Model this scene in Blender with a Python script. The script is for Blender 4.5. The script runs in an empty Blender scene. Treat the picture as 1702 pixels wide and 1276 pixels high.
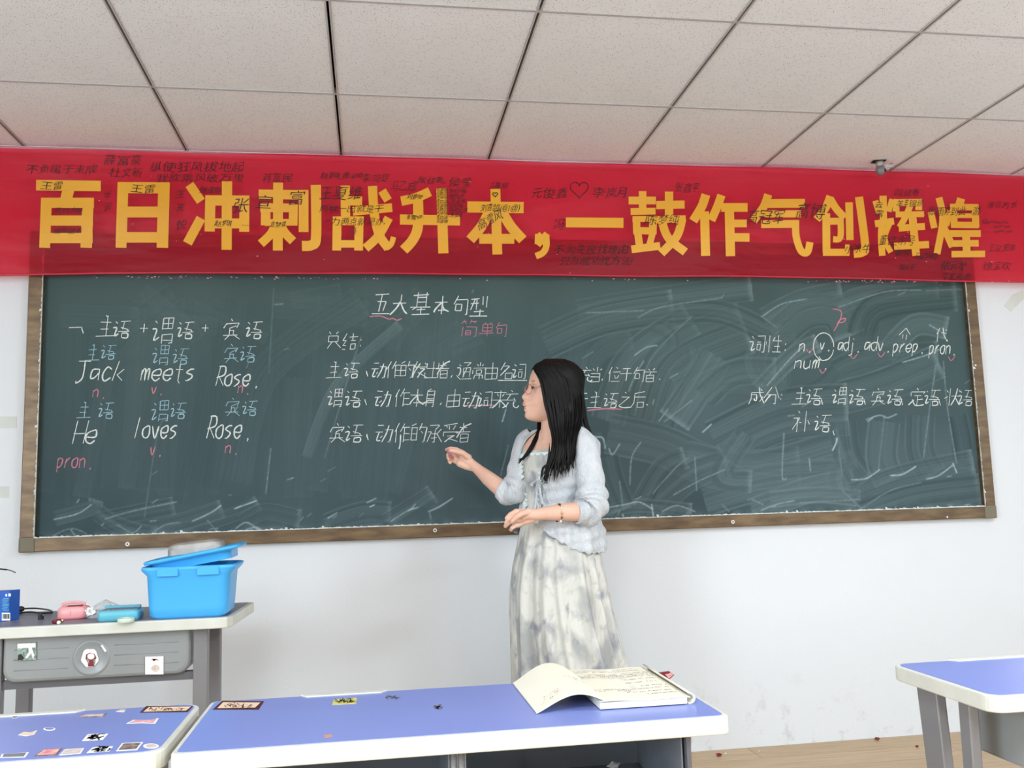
import bpy, bmesh, math, random
import numpy as np
from mathutils import Vector, Matrix

random.seed(7)
scene = bpy.context.scene
COL = scene.collection
R_ = math.radians

# ------------------------------------------------------------------ camera
CAM = [1.312, -3.6033, 1.044, .1553, .1196, -.0284, 1502.92]
def _axes(y, p, r):
    cy, sy, cp, sp, cr, sr = math.cos(y), math.sin(y), math.cos(p), math.sin(p), math.cos(r), math.sin(r)
    f = Vector((sy*cp, cy*cp, sp)); right = Vector((cy, -sy, 0)); up = right.cross(f)
    return right*cr + up*sr, up*cr - right*sr, f
AX, AY, AZ = _axes(*CAM[3:6]); EYE = Vector(CAM[:3])
cd = bpy.data.cameras.new('camera'); cam = bpy.data.objects.new('camera', cd); COL.objects.link(cam)
cd.sensor_fit = 'HORIZONTAL'; cd.sensor_width = 36; cd.lens = 36*CAM[6]/1702
cd.clip_start = .05; cd.clip_end = 60
M = Matrix((AX, AY, -AZ)).transposed().to_4x4(); M.translation = EYE
cam.matrix_world = M
scene.camera = cam
def ray(u, v): return AZ + AX*((u-851)/CAM[6]) + AY*((638-v)/CAM[6])
def onz(u, v, z): d = ray(u, v); return EYE + d*((z-EYE.z)/d.z)
def ony(u, v, y=0.): d = ray(u, v); return EYE + d*((y-EYE.y)/d.y)

# ------------------------------------------------------------------ world, lights, exposure
w = bpy.data.worlds.new('world'); scene.world = w; w.use_nodes = True
bg = w.node_tree.nodes['Background']; bg.inputs[0].default_value = (.75, .86, 1, 1); bg.inputs[1].default_value = 1.0
def area(name, loc, rot, sx, sy, power, colr, spread=180):
    l = bpy.data.lights.new(name, 'AREA'); l.shape = 'RECTANGLE'; l.size = sx; l.size_y = sy
    l.energy = power; l.color = colr; l.spread = R_(spread)
    o = bpy.data.objects.new(name, l); COL.objects.link(o); o.location = loc; o.rotation_euler = rot
    return o
XL, XR, YB, HC = -1.75, 5.45, -7.8, 2.4212
# daylight through the two windows on each side of the room
area('window_light', (XR-.03, -2.6, 1.45), (0, R_(90), 0), 1.3, 1.5, 9, (.78, .9, 1))
area('window_light', (XR-.03, -5.4, 1.45), (0, R_(90), 0), 1.3, 1.5, 29, (.78, .9, 1))
area('window_light', (XL+.03, -4.6, 1.45), (0, R_(-90), 0), 1.3, 1.6, 88, (.78, .9, 1))
# ceiling panel lamps
LAMPS = [(3.3, -2.7), (.9, -3.9), (3.3, -5.1), (.9, -6.3)]
for lx, ly in LAMPS:
    area('lamp_light', (lx, ly, HC-.03), (0, 0, 0), .55, .55, 27, (.88, .95, 1))
scene.view_settings.view_transform = 'Standard'; scene.view_settings.look = 'None'
scene.view_settings.exposure = 0.69; scene.view_settings.gamma = 1; scene.view_settings.use_curve_mapping = False
scene.cycles.max_bounces = 8; scene.cycles.diffuse_bounces = 4; scene.cycles.transparent_max_bounces = 8
scene.cycles.use_denoising = True

# ------------------------------------------------------------------ materials
def lin(c):
    return tuple(((x/255)/12.92 if x/255 <= .04045 else ((x/255+.055)/1.055)**2.4) for x in c)
def mat(name, rgb, rough=.6, metal=0., var=.06, scale=8., bump=0., bscale=60., rgb2=None, spec=.5, stretch=None, coat=0., alpha=None, trans=0.):
    m = bpy.data.materials.new(name); m.use_nodes = True; nt = m.node_tree; N = nt.nodes; L = nt.links
    p = N['Principled BSDF']; c = lin(rgb)
    tc = N.new('ShaderNodeTexCoord'); mp = N.new('ShaderNodeMapping'); L.new(tc.outputs['Object'], mp.inputs[0])
    if stretch: mp.inputs['Scale'].default_value = stretch
    nz = N.new('ShaderNodeTexNoise'); nz.inputs['Scale'].default_value = scale; nz.inputs['Detail'].default_value = 4
    L.new(mp.outputs[0], nz.inputs['Vector'])
    rp = N.new('ShaderNodeValToRGB'); L.new(nz.outputs['Fac'], rp.inputs[0])
    rp.color_ramp.elements[0].position = .3; rp.color_ramp.elements[1].position = .7
    c2 = lin(rgb2) if rgb2 else tuple(min(1, x*(1+var)) for x in c)
    c1 = c if rgb2 else tuple(x*(1-var) for x in c)
    rp.color_ramp.elements[0].color = (*c1, 1); rp.color_ramp.elements[1].color = (*c2, 1)
    L.new(rp.outputs[0], p.inputs['Base Color'])
    p.inputs['Roughness'].default_value = rough; p.inputs['Metallic'].default_value = metal
    p.inputs['Specular IOR Level'].default_value = spec; p.inputs['Coat Weight'].default_value = coat
    if trans: p.inputs['Transmission Weight'].default_value = trans
    if alpha is not None: p.inputs['Alpha'].default_value = alpha
    if bump:
        nb = N.new('ShaderNodeTexNoise'); nb.inputs['Scale'].default_value = bscale; nb.inputs['Detail'].default_value = 3
        L.new(mp.outputs[0], nb.inputs['Vector'])
        b = N.new('ShaderNodeBump'); b.inputs['Strength'].default_value = bump; b.inputs['Distance'].default_value = .01
        L.new(nb.outputs['Fac'], b.inputs['Height']); L.new(b.outputs[0], p.inputs['Normal'])
    return m
def nodes(m): return m.node_tree.nodes, m.node_tree.links, m.node_tree.nodes['Principled BSDF']

MT = {}
# wall: cool white paint, scuffs and damp marks low down
m = mat('wall_paint', (226, 230, 235), .75, var=.015, scale=1.5, bump=.05, bscale=90)
N, L, P = nodes(m)
tc = N.new('ShaderNodeTexCoord'); sep = N.new('ShaderNodeSeparateXYZ'); L.new(tc.outputs['Object'], sep.inputs[0])
mr = N.new('ShaderNodeMapRange'); mr.inputs[1].default_value = .06; mr.inputs[2].default_value = .3; mr.inputs[3].default_value = 1; mr.inputs[4].default_value = 0
L.new(sep.outputs['Z'], mr.inputs[0])
nz = N.new('ShaderNodeTexNoise'); nz.inputs['Scale'].default_value = 9; nz.inputs['Detail'].default_value = 9; nz.inputs['Roughness'].default_value = .72; L.new(tc.outputs['Object'], nz.inputs['Vector'])
rp = N.new('ShaderNodeValToRGB'); rp.color_ramp.elements[0].position = .54; rp.color_ramp.elements[1].position = .68; L.new(nz.outputs['Fac'], rp.inputs[0])
mu = N.new('ShaderNodeMath'); mu.operation = 'MULTIPLY'; L.new(mr.outputs[0], mu.inputs[0]); L.new(rp.outputs[0], mu.inputs[1])
mu2 = N.new('ShaderNodeMath'); mu2.operation = 'MULTIPLY'; mu2.inputs[1].default_value = .6; L.new(mu.outputs[0], mu2.inputs[0])
mx = N.new('ShaderNodeMix'); mx.data_type = 'RGBA'; L.new(mu2.outputs[0], mx.inputs[0])
src = P.inputs['Base Color'].links[0].from_socket; L.new(src, mx.inputs[6]); mx.inputs[7].default_value = (*lin((168, 162, 156)), 1)
L.new(mx.outputs[2], P.inputs['Base Color']); MT['wall'] = m
MT['wall_plain'] = mat('side_wall_paint', (222, 224, 224), .8, var=.02, scale=2)
# ceiling tile: mineral fibre, pin holes and short fissures
m = mat('mineral_fibre', (240, 243, 248), .9, var=.02, scale=5, bump=.25, bscale=220)
N, L, P = nodes(m)
tc = N.new('ShaderNodeTexCoord')
def specks(scale, lo, hi, st=(1, 1, 1)):
    mp = N.new('ShaderNodeMapping'); mp.inputs['Scale'].default_value = st; mp.inputs['Rotation'].default_value = (0, 0, .5)
    L.new(tc.outputs['Object'], mp.inputs[0])
    v = N.new('ShaderNodeTexVoronoi'); v.inputs['Scale'].default_value = scale; L.new(mp.outputs[0], v.inputs['Vector'])
    r = N.new('ShaderNodeMapRange'); r.inputs[1].default_value = lo; r.inputs[2].default_value = hi; r.inputs[3].default_value = 1; r.inputs[4].default_value = 0
    L.new(v.outputs['Distance'], r.inputs[0])
    s2 = N.new('ShaderNodeSeparateColor'); L.new(v.outputs['Color'], s2.inputs[0])
    g = N.new('ShaderNodeMath'); g.operation = 'GREATER_THAN'; g.inputs[1].default_value = .62; L.new(s2.outputs[0], g.inputs[0])
    q = N.new('ShaderNodeMath'); q.operation = 'MULTIPLY'; L.new(r.outputs[0], q.inputs[0]); L.new(g.outputs[0], q.inputs[1])
    return q.outputs[0]
a = specks(170, .12, .34); b = specks(55, .06, .14, (1, 2.6, 1))
ad = N.new('ShaderNodeMath'); ad.operation = 'MAXIMUM'; L.new(a, ad.inputs[0]); L.new(b, ad.inputs[1])
ml = N.new('ShaderNodeMath'); ml.operation = 'MULTIPLY'; ml.inputs[1].default_value = .7; L.new(ad.outputs[0], ml.inputs[0])
mx = N.new('ShaderNodeMix'); mx.data_type = 'RGBA'; L.new(ml.outputs[0], mx.inputs[0])
src = P.inputs['Base Color'].links[0].from_socket; L.new(src, mx.inputs[6]); mx.inputs[7].default_value = (*lin((98, 88, 84)), 1)
L.new(mx.outputs[2], P.inputs['Base Color']); MT['tile'] = m
MT['bar'] = mat('painted_steel', (190, 188, 190), .5, var=.03)
MT['dark'] = mat('dark_void', (22, 20, 22), .9)
MT['trim'] = mat('white_trim', (232, 230, 232), .5)
# floor: wood-look vinyl
m = mat('wood_vinyl', (182, 154, 118), .45, rgb2=(204, 176, 140), scale=4, stretch=(1.2, 14, 1)); MT['floor'] = m
MT['floor_b'] = mat('wood_vinyl_light', (176, 149, 114), .45, rgb2=(198, 170, 134), scale=5, stretch=(1, 16, 1))
# chalkboard: chalk haze stored per vertex (dust and wipe marks)
m = mat('chalkboard_paint', (50, 80, 78), .6, var=.0, spec=.3)
N, L, P = nodes(m)
at = N.new('ShaderNodeAttribute'); at.attribute_name = 'haze'
tc = N.new('ShaderNodeTexCoord'); nz = N.new('ShaderNodeTexNoise'); nz.inputs['Scale'].default_value = 260; nz.inputs['Detail'].default_value = 3; L.new(tc.outputs['Object'], nz.inputs['Vector'])
mr = N.new('ShaderNodeMapRange'); mr.inputs[3].default_value = .8; mr.inputs[4].default_value = 1.2; L.new(nz.outputs['Fac'], mr.inputs[0])
vm = N.new('ShaderNodeVectorMath'); vm.operation = 'SCALE'; L.new(at.outputs['Color'], vm.inputs[0]); L.new(mr.outputs[0], vm.inputs['Scale'])
L.new(vm.outputs[0], P.inputs['Base Color']); MT['board'] = m
MT['frame'] = mat('bronze_frame', (88, 68, 48), .38, metal=.35, rgb2=(124, 102, 74), scale=5, stretch=(2, 2, 8))
MT['corner'] = mat('frame_corner', (118, 112, 92), .5, var=.1)
MT['washer'] = mat('steel_washer', (215, 215, 215), .35, metal=.5)
def chalk(name, rgb): return mat(name, tuple(int(c*.75) for c in rgb), .95, rgb2=rgb, scale=330)
MT['cw'] = chalk('white_chalk', (236, 244, 240)); MT['cb'] = chalk('blue_chalk', (172, 214, 226)); MT['cp'] = chalk('pink_chalk', (214, 136, 156))
# banner: thin translucent red plastic film
m = bpy.data.materials.new('banner_film'); m.use_nodes = True; nt = m.node_tree; N = nt.nodes; L = nt.links; P = N['Principled BSDF']
P.inputs['Base Color'].default_value = (*lin((206, 16, 46)), 1); P.inputs['Roughness'].default_value = .42
tr = N.new('ShaderNodeBsdfTransparent'); tr.inputs[0].default_value = (1, .2, .28, 1)
ms = N.new('ShaderNodeMixShader'); ms.inputs[0].default_value = .6
tc = N.new('ShaderNodeTexCoord'); nz = N.new('ShaderNodeTexNoise'); nz.inputs['Scale'].default_value = 5
mp = N.new('ShaderNodeMapping'); mp.inputs['Scale'].default_value = (1, 1, 3); L.new(tc.outputs['Object'], mp.inputs[0]); L.new(mp.outputs[0], nz.inputs['Vector'])
bp = N.new('ShaderNodeBump'); bp.inputs['Strength'].default_value = .35; bp.inputs['Distance'].default_value = .02; L.new(nz.outputs['Fac'], bp.inputs['Height']); L.new(bp.outputs[0], P.inputs['Normal'])
L.new(P.outputs[0], ms.inputs[1]); L.new(tr.outputs[0], ms.inputs[2]); L.new(ms.outputs[0], N['Material Output'].inputs[0]); MT['banner'] = m
MT['gold'] = mat('gold_vinyl', (222, 158, 34), .45, rgb2=(232, 172, 48), scale=3, bump=.1, bscale=20)
MT['ink'] = mat('marker_ink', (40, 4, 14), .6); MT['inkb'] = mat('black_marker_ink', (34, 22, 18), .6)
MT['hem'] = mat('hem_film', (196, 30, 58), .3)
MT['scuff'] = mat('pale_scuff', (232, 150, 165), .7)
MT['tape'] = mat('old_tape', (208, 214, 208), .6)
MT['desk_edge'] = mat('cream_edge_band', (204, 204, 194), .4, rgb2=(216, 216, 208), scale=14)
MT['lam'] = mat('periwinkle_laminate', (124, 138, 204), .33, rgb2=(132, 146, 210), scale=3)
MT['lamg'] = mat('dusty_laminate', (118, 118, 134), .4, rgb2=(134, 134, 146), scale=5)
MT['steel'] = mat('grey_steel', (128, 127, 130), .4, var=.05, metal=.15)
MT['steel_d'] = mat('dark_grey_steel', (92, 92, 98), .4, var=.06)
MT['tray'] = mat('grey_plastic', (134, 138, 140), .32, rgb2=(150, 153, 154), scale=3, bump=.08, bscale=14)
MT['tray_d'] = mat('dark_grey_plastic', (104, 110, 118), .16, rgb2=(116, 120, 128), scale=4, bump=.25, bscale=10)
MT['skin'] = mat('skin', (226, 180, 158), .5, rgb2=(232, 190, 170), scale=18, spec=.3)
N, L, P = nodes(MT['skin'])
at = N.new('ShaderNodeAttribute'); at.attribute_name = 'tone'
mx = N.new('ShaderNodeMix'); mx.data_type = 'RGBA'; mx.blend_type = 'MULTIPLY'; mx.inputs[0].default_value = 1
src = P.inputs['Base Color'].links[0].from_socket; L.new(src, mx.inputs[6]); L.new(at.outputs['Color'], mx.inputs[7]); L.new(mx.outputs[2], P.inputs['Base Color'])
P.inputs['Subsurface Weight'].default_value = .12; P.inputs['Subsurface Radius'].default_value = (.012, .005, .003)
MT['hair'] = mat('black_hair', (8, 7, 8), .5, rgb2=(15, 13, 13), scale=30, stretch=(6, 6, .6), spec=.2)
MT['knit'] = mat('pale_blue_knit', (190, 198, 205), .85, rgb2=(214, 216, 220), scale=40, bump=.5, bscale=190, stretch=(1, 1, .45))
MT['knit2'] = mat('pale_mint_trim', (212, 228, 226), .85, rgb2=(232, 240, 238), scale=30, bump=.2)
# dress: cream with grey-blue blotches
m = mat('blotched_chiffon', (204, 203, 196), .8, rgb2=(217, 217, 211), scale=6)
N, L, P = nodes(m); tc = N.new('ShaderNodeTexCoord')
src = P.inputs['Base Color'].links[0].from_socket
for sc, lo, hi, colr, k, st in ((11, .46, .62, (156, 158, 160), .85, (1, 1, .6)), (17, .53, .68, (128, 131, 148), .75, (1, 1, .8)), (27, .57, .7, (168, 172, 160), .45, (1.3, 1.3, .7))):
    mp = N.new('ShaderNodeMapping'); mp.inputs['Scale'].default_value = st; mp.inputs['Location'].default_value = (sc, sc*.3, 0); L.new(tc.outputs['Object'], mp.inputs[0])
    nz = N.new('ShaderNodeTexNoise'); nz.inputs['Scale'].default_value = sc; nz.inputs['Detail'].default_value = 5; nz.inputs['Distortion'].default_value = .5; L.new(mp.outputs[0], nz.inputs['Vector'])
    r = N.new('ShaderNodeMapRange'); r.inputs[1].default_value = lo; r.inputs[2].default_value = hi; r.inputs[4].default_value = k; L.new(nz.outputs['Fac'], r.inputs[0])
    mx = N.new('ShaderNodeMix'); mx.data_type = 'RGBA'; L.new(r.outputs[0], mx.inputs[0]); L.new(src, mx.inputs[6]); mx.inputs[7].default_value = (*lin(colr), 1); src = mx.outputs[2]
L.new(src, P.inputs['Base Color']); MT['dress'] = m
MT['pearl'] = mat('eye_white', (196, 180, 172), .4); MT['goldm'] = mat('gold_metal', (236, 200, 150), .25, metal=.8); MT['rose'] = mat('rose_gold_wire', (214, 150, 130), .25, metal=.6)
MT['blue'] = mat('sky_blue_plastic', (66, 172, 240), .35, rgb2=(74, 178, 244), scale=2)
MT['greyc'] = mat('dull_grey_metal', (150, 148, 146), .45, rgb2=(186, 184, 178), scale=20, metal=.3)
MT['pink'] = mat('pink_plastic', (240, 168, 170), .35); MT['pinkd'] = mat('pink_handle', (214, 112, 122), .4)
MT['teal'] = mat('teal_plastic', (96, 180, 200), .35); MT['ink2'] = mat('print_dark', (74, 74, 96), .6, rgb2=(160, 170, 180), scale=160)
MT['white'] = mat('white_paper', (240, 238, 234), .8); MT['black'] = mat('black_rubber', (24, 24, 28), .45)
MT['carton'] = mat('blue_carton', (30, 86, 176), .5, rgb2=(40, 98, 190), scale=10); MT['cream'] = mat('cream_paper', (226, 222, 205), .85, var=.01)
MT['pagee'] = mat('page_edges', (236, 234, 222), .9, rgb2=(214, 210, 196), scale=60, stretch=(.3, .3, 60))
MT['red'] = mat('dark_red', (128, 24, 36), .5); MT['brown'] = mat('reddish_bit', (130, 60, 50), .7)
m = mat('clear_bag', (225, 228, 232), .2, alpha=.42, spec=.8, bump=.6, bscale=40); MT['bag'] = m
m = mat('tape_roll', (206, 222, 204), .25); MT['roll'] = m
m = mat('window_glass', (235, 242, 245), .02, trans=1.); MT['glass'] = m
m = bpy.data.materials.new('lamp_diffuser'); m.use_nodes = True
m.node_tree.nodes['Principled BSDF'].inputs['Emission Color'].default_value = (1, .98, .95, 1); m.node_tree.nodes['Principled BSDF'].inputs['Emission Strength'].default_value = 3; MT['lamp'] = m

# ------------------------------------------------------------------ builders
OFF = {}
class MB:
    def __init__(s): s.v = []; s.f = []
    def add(s, vs, fs):
        n = len(s.v); s.v += [tuple(p) for p in vs]; s.f += [tuple(i+n for i in f) for f in fs]; return s
    def box(s, x0, x1, y0, y1, z0, z1):
        return s.add([(x0,y0,z0),(x1,y0,z0),(x1,y1,z0),(x0,y1,z0),(x0,y0,z1),(x1,y0,z1),(x1,y1,z1),(x0,y1,z1)],
                     [(0,3,2,1),(4,5,6,7),(0,1,5,4),(1,2,6,5),(2,3,7,6),(3,0,4,7)])
    def prism(s, pts, z0, z1):
        n = len(pts)
        return s.add([(x,y,z0) for x,y in pts]+[(x,y,z1) for x,y in pts],
                     [tuple(range(n))[::-1], tuple(range(n, 2*n))]+[(i,(i+1)%n,n+(i+1)%n,n+i) for i in range(n)])
    def tube(s, pts, rad, n=8, flat=1., caps=True, up=None):
        pts = [Vector(p) for p in pts]
        if not isinstance(rad, (list, tuple)): rad = [rad]*len(pts)
        vs = []; fs = []; prev = None
        for i, p in enumerate(pts):
            d = (pts[min(i+1, len(pts)-1)]-pts[max(i-1, 0)]).normalized()
            if prev is None: a = (Vector(up) if up else (Vector((0,0,1)) if abs(d.z) < .9 else Vector((1,0,0))))
            else: a = prev
            a = (a-d*a.dot(d)).normalized(); b = d.cross(a); prev = a
            for k in range(n):
                t = 2*math.pi*k/n; vs.append(p+a*math.cos(t)*rad[i]*flat+b*math.sin(t)*rad[i])
        for i in range(len(pts)-1):
            for k in range(n): fs.append((i*n+k, i*n+(k+1)%n, (i+1)*n+(k+1)%n, (i+1)*n+k))
        if caps: fs.append(tuple(range(n))[::-1]); fs.append(tuple(range((len(pts)-1)*n, len(pts)*n)))
        return s.add(vs, fs)
    def ell(s, c, r, nu=16, nv=10, rot=None):
        c = Vector(c); vs = []; fs = []
        r = (r,)*3 if not isinstance(r, (tuple, list)) else r
        for j in range(nv+1):
            ph = math.pi*j/nv
            for i in range(nu):
                t = 2*math.pi*i/nu; p = Vector((r[0]*math.sin(ph)*math.cos(t), r[1]*math.sin(ph)*math.sin(t), r[2]*math.cos(ph)))
                if rot: p = rot @ p
                vs.append(c+p)
        for j in range(nv):
            for i in range(nu): fs.append((j*nu+i, (j+1)*nu+i, (j+1)*nu+(i+1)%nu, j*nu+(i+1)%nu))
        return s.add(vs, fs)
    def caps(s, pts, rad, n=12):          # chain of rounded segments, for bodies
        pts = [Vector(p) for p in pts]
        if not isinstance(rad, (list, tuple)): rad = [rad]*len(pts)
        s.tube(pts, rad, n)
        for p, r in zip(pts, rad): s.ell(p, r*1.0, n, 8)
        return s
    def grid(s, P, closed=False):         # P[j][i]
        nj = len(P); ni = len(P[0]); fs = []
        for j in range(nj-1):
            for i in range(ni if closed else ni-1): fs.append((j*ni+i, j*ni+(i+1)%ni, (j+1)*ni+(i+1)%ni, (j+1)*ni+i))
        return s.add([p for r in P for p in r], fs)
def obj(name, mb, m, parent=None, smooth=False, bevel=0., solid=0., label=None, kind=None):
    off = OFF.get(parent.name, Vector((0,0,0))) if parent else Vector((0,0,0))
    me = bpy.data.meshes.new(name); me.from_pydata([tuple(Vector(p)-off) for p in mb.v], [], mb.f)
    me.materials.append(MT[m] if isinstance(m, str) else m)
    o = bpy.data.objects.new(name, me); COL.objects.link(o)
    if parent: o.parent = parent; OFF[o.name] = off
    if smooth: me.polygons.foreach_set('use_smooth', [True]*len(me.polygons))
    if solid: md = o.modifiers.new('s', 'SOLIDIFY'); md.thickness = solid; md.offset = 0
    if bevel:
        md = o.modifiers.new('b', 'BEVEL'); md.width = bevel; md.segments = 3; md.limit_method = 'ANGLE'
    if label: o['label'] = label
    if kind: o['kind'] = kind
    return o
def thing(name, label, cat, loc, group=None):
    o = bpy.data.objects.new(name, None); COL.objects.link(o); o.location = loc; o.empty_display_size = .05
    OFF[o.name] = Vector(loc); o['label'] = label; o['category'] = cat
    if group: o['group'] = group
    return o
def tag(o, label, cat, group=None):
    o['label'] = label; o['category'] = cat
    if group: o['group'] = group
    return o
def struct(name, mb, m, **k):
    o = obj(name, mb, m, **k); o['kind'] = 'structure'; return o
def rounded(x0, x1, y0, y1, r, n=6):
    pts = []
    for cx, cy, a0 in ((x1-r, y1-r, 0), (x0+r, y1-r, 90), (x0+r, y0+r, 180), (x1-r, y0+r, 270)):
        for k in range(n+1):
            a = R_(a0+90*k/n); pts.append((cx+r*math.cos(a), cy+r*math.sin(a)))
    return pts
def smooth_path(pts, n=5):
    if len(pts) < 3: return pts
    out = []; P_ = [pts[0]]+list(pts)+[pts[-1]]
    for i in range(1, len(P_)-2):
        p0, p1, p2, p3 = [Vector(q) for q in P_[i-1:i+3]]
        for k in range(n):
            t = k/n; out.append(.5*((2*p1)+(p2-p0)*t+(2*p0-5*p1+4*p2-p3)*t*t+(3*p1-p0-3*p2+p3)*t**3))
    out.append(Vector(P_[-2])); return out

# ------------------------------------------------------------------ room
def wall_open(axis, pos, a0, a1, z0, z1, holes, th):   # wall slab with window openings, along y
    mb = MB(); xs = (pos, pos+th) if th > 0 else (pos+th, pos)
    cur = a0
    for h0, h1, s0, s1 in sorted(holes):
        mb.box(*xs, cur, h0, z0, z1); mb.box(*xs, h0, h1, z0, s0); mb.box(*xs, h0, h1, s1, z1); cur = h1
    mb.box(*xs, cur, a1, z0, z1); return mb
struct('wall_front', MB().box(XL-.1, XR+.1, 0, .12, -.05, HC+.35), 'wall')
struct('wall_back', MB().box(XL-.1, XR+.1, YB-.12, YB, -.05, HC+.35), 'wall_plain')
HR = [(-6.3, -4.5, .85, 2.15), (-3.5, -1.7, .85, 2.15)]; HL = [(-5.5, -3.7, .85, 2.15)]
struct('wall_right', wall_open('y', XR, YB, 0, -.05, HC+.35, HR, .12), 'wall_plain')
struct('wall_left', wall_open('y', XL, YB, 0, -.05, HC+.35, HL, -.12), 'wall_plain')
n = 0
for X, H in ((XR+.04, HR), (XL-.04, HL)):
    for h0, h1, s0, s1 in H:
        n += 1; mb = MB(); t = .05
        mb.box(X-.03, X+.03, h0, h1, s0, s0+t).box(X-.03, X+.03, h0, h1, s1-t, s1).box(X-.03, X+.03, h0, h0+t, s0, s1).box(X-.03, X+.03, h1-t, h1, s0, s1).box(X-.03, X+.03, (h0+h1)/2-.025, (h0+h1)/2+.025, s0, s1)
        wn = struct('window_%d' % n, mb, 'trim')
        for a_, b_ in ((h0+t, (h0+h1)/2-.025), ((h0+h1)/2+.025, h1-t)): obj('pane', MB().box(X-.004, X+.004, a_, b_, s0+t, s1-t), 'glass', wn)
fl = struct('floor', MB().box(XL-.1, XR+.1, YB, .0, -.1, -.004), 'dark')
# vinyl planks: long boards running along the wall
meshes = []
for j in range(3):
    mb = MB().box(.001, 1.199, .001, .149, -.004, 0.)
    me = bpy.data.meshes.new('plank'); me.from_pydata(mb.v, [], mb.f); me.materials.append(MT['floor' if j != 1 else 'floor_b']); meshes.append(me)
far = MB(); rnd = random.Random(3)
for r in range(52):
    y0 = -.15*(r+1); x = XL-rnd.random()*1.1
    while x < XR:
        if y0 > -2.3 and x > 1. - 1.2:
            o = bpy.data.objects.new('plank', rnd.choice(meshes)); COL.objects.link(o); o.location = (x, y0, 0); o.parent = fl
        else: far.box(x+.001, min(x+1.199, XR), y0+.001, y0+.149, -.004, 0)
        x += 1.2
o = obj('planks', far, 'floor', fl, kind='stuff')
# ceiling: dark plenum, slotted grid bars, mineral fibre tiles
ce = struct('ceiling', MB().box(XL-.1, XR+.1, YB, 0, HC+.09, HC+.12), 'dark')
YR = [-(.5872+.6*j) for j in range(12)]; YR = [0.]+YR
XG = [.6*i for i in range(-2, 10)]
lampcells = set()
tmesh = {}
def tile_mesh(sx, sy):
    k = (round(sx, 3), round(sy, 3))
    if k not in tmesh:
        mb = MB().box(0, sx, -sy, 0, .0, .012); me = bpy.data.meshes.new('ceiling_tile'); me.from_pydata(mb.v, [], mb.f); me.materials.append(MT['tile']); tmesh[k] = me
    return tmesh[k]
for jy in range(len(YR)-1):
    y1, y0 = YR[jy], max(YR[jy+1], YB+.01)
    if y1 <= YB+.05: continue
    for i in range(-3, 9):
        x0, x1 = max(.6*i, XL), min(.6*(i+1), XR)
        lamp = next((q for q in LAMPS if x0 < q[0] < x1 and y0 < q[1] < y1), None)
        if lamp: lampcells.add((i, jy)); 
        if lamp:
            t = thing('ceiling_light', 'square panel lamp in the ceiling, %s' % ('right side nearer the chalkboard', 'left side above the desks', 'right side towards the back wall', 'left side nearest the back wall')[LAMPS.index(lamp)], 'ceiling light', ((x0+x1)/2, (y0+y1)/2, HC), 'panel lamps in the ceiling')
            mb = MB(); a, b, c, d = x0+.01, x1-.01, y0+.01, y1-.01
            mb.box(a, b, c, c+.02, HC-.006, HC+.02).box(a, b, d-.02, d, HC-.006, HC+.02).box(a, a+.02, c, d, HC-.006, HC+.02).box(b-.02, b, c, d, HC-.006, HC+.02)
            obj('frame', mb, 'trim', t); obj('diffuser', MB().box(a+.02, b-.02, c+.02, d-.02, HC, HC+.015), 'lamp', t); continue
        o = bpy.data.objects.new('ceiling_tile', tile_mesh(x1-x0-.018, y1-y0-.010)); COL.objects.link(o)
        o.location = (x0+.009, y1-.005, HC); o.parent = ce
for x in [.6*i for i in range(-2, 10)]:
    mb = MB().box(x-.0085, x-.0036, YB, 0, HC-.003, HC+.02).box(x+.0036, x+.0085, YB, 0, HC-.003, HC+.02)
    obj('grid_bar', mb, 'bar', ce)
for y in YR[1:]:
    if y < YB: continue
    mb = MB().box(XL, XR, y-.0048, y-.0012, HC-.0025, HC+.02).box(XL, XR, y+.0012, y+.0048, HC-.0025, HC+.02)
    obj('cross_bar', mb, 'bar', ce)
struct('trim_1', MB().box(XL, XR, -.022, 0, HC-.0035, HC-.001).box(XL, XR, -.003, 0, HC-.024, HC-.001), 'trim')
struct('baseboard_back', MB().box(XL, XR, YB, YB+.012, 0, .08), 'trim')

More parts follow.
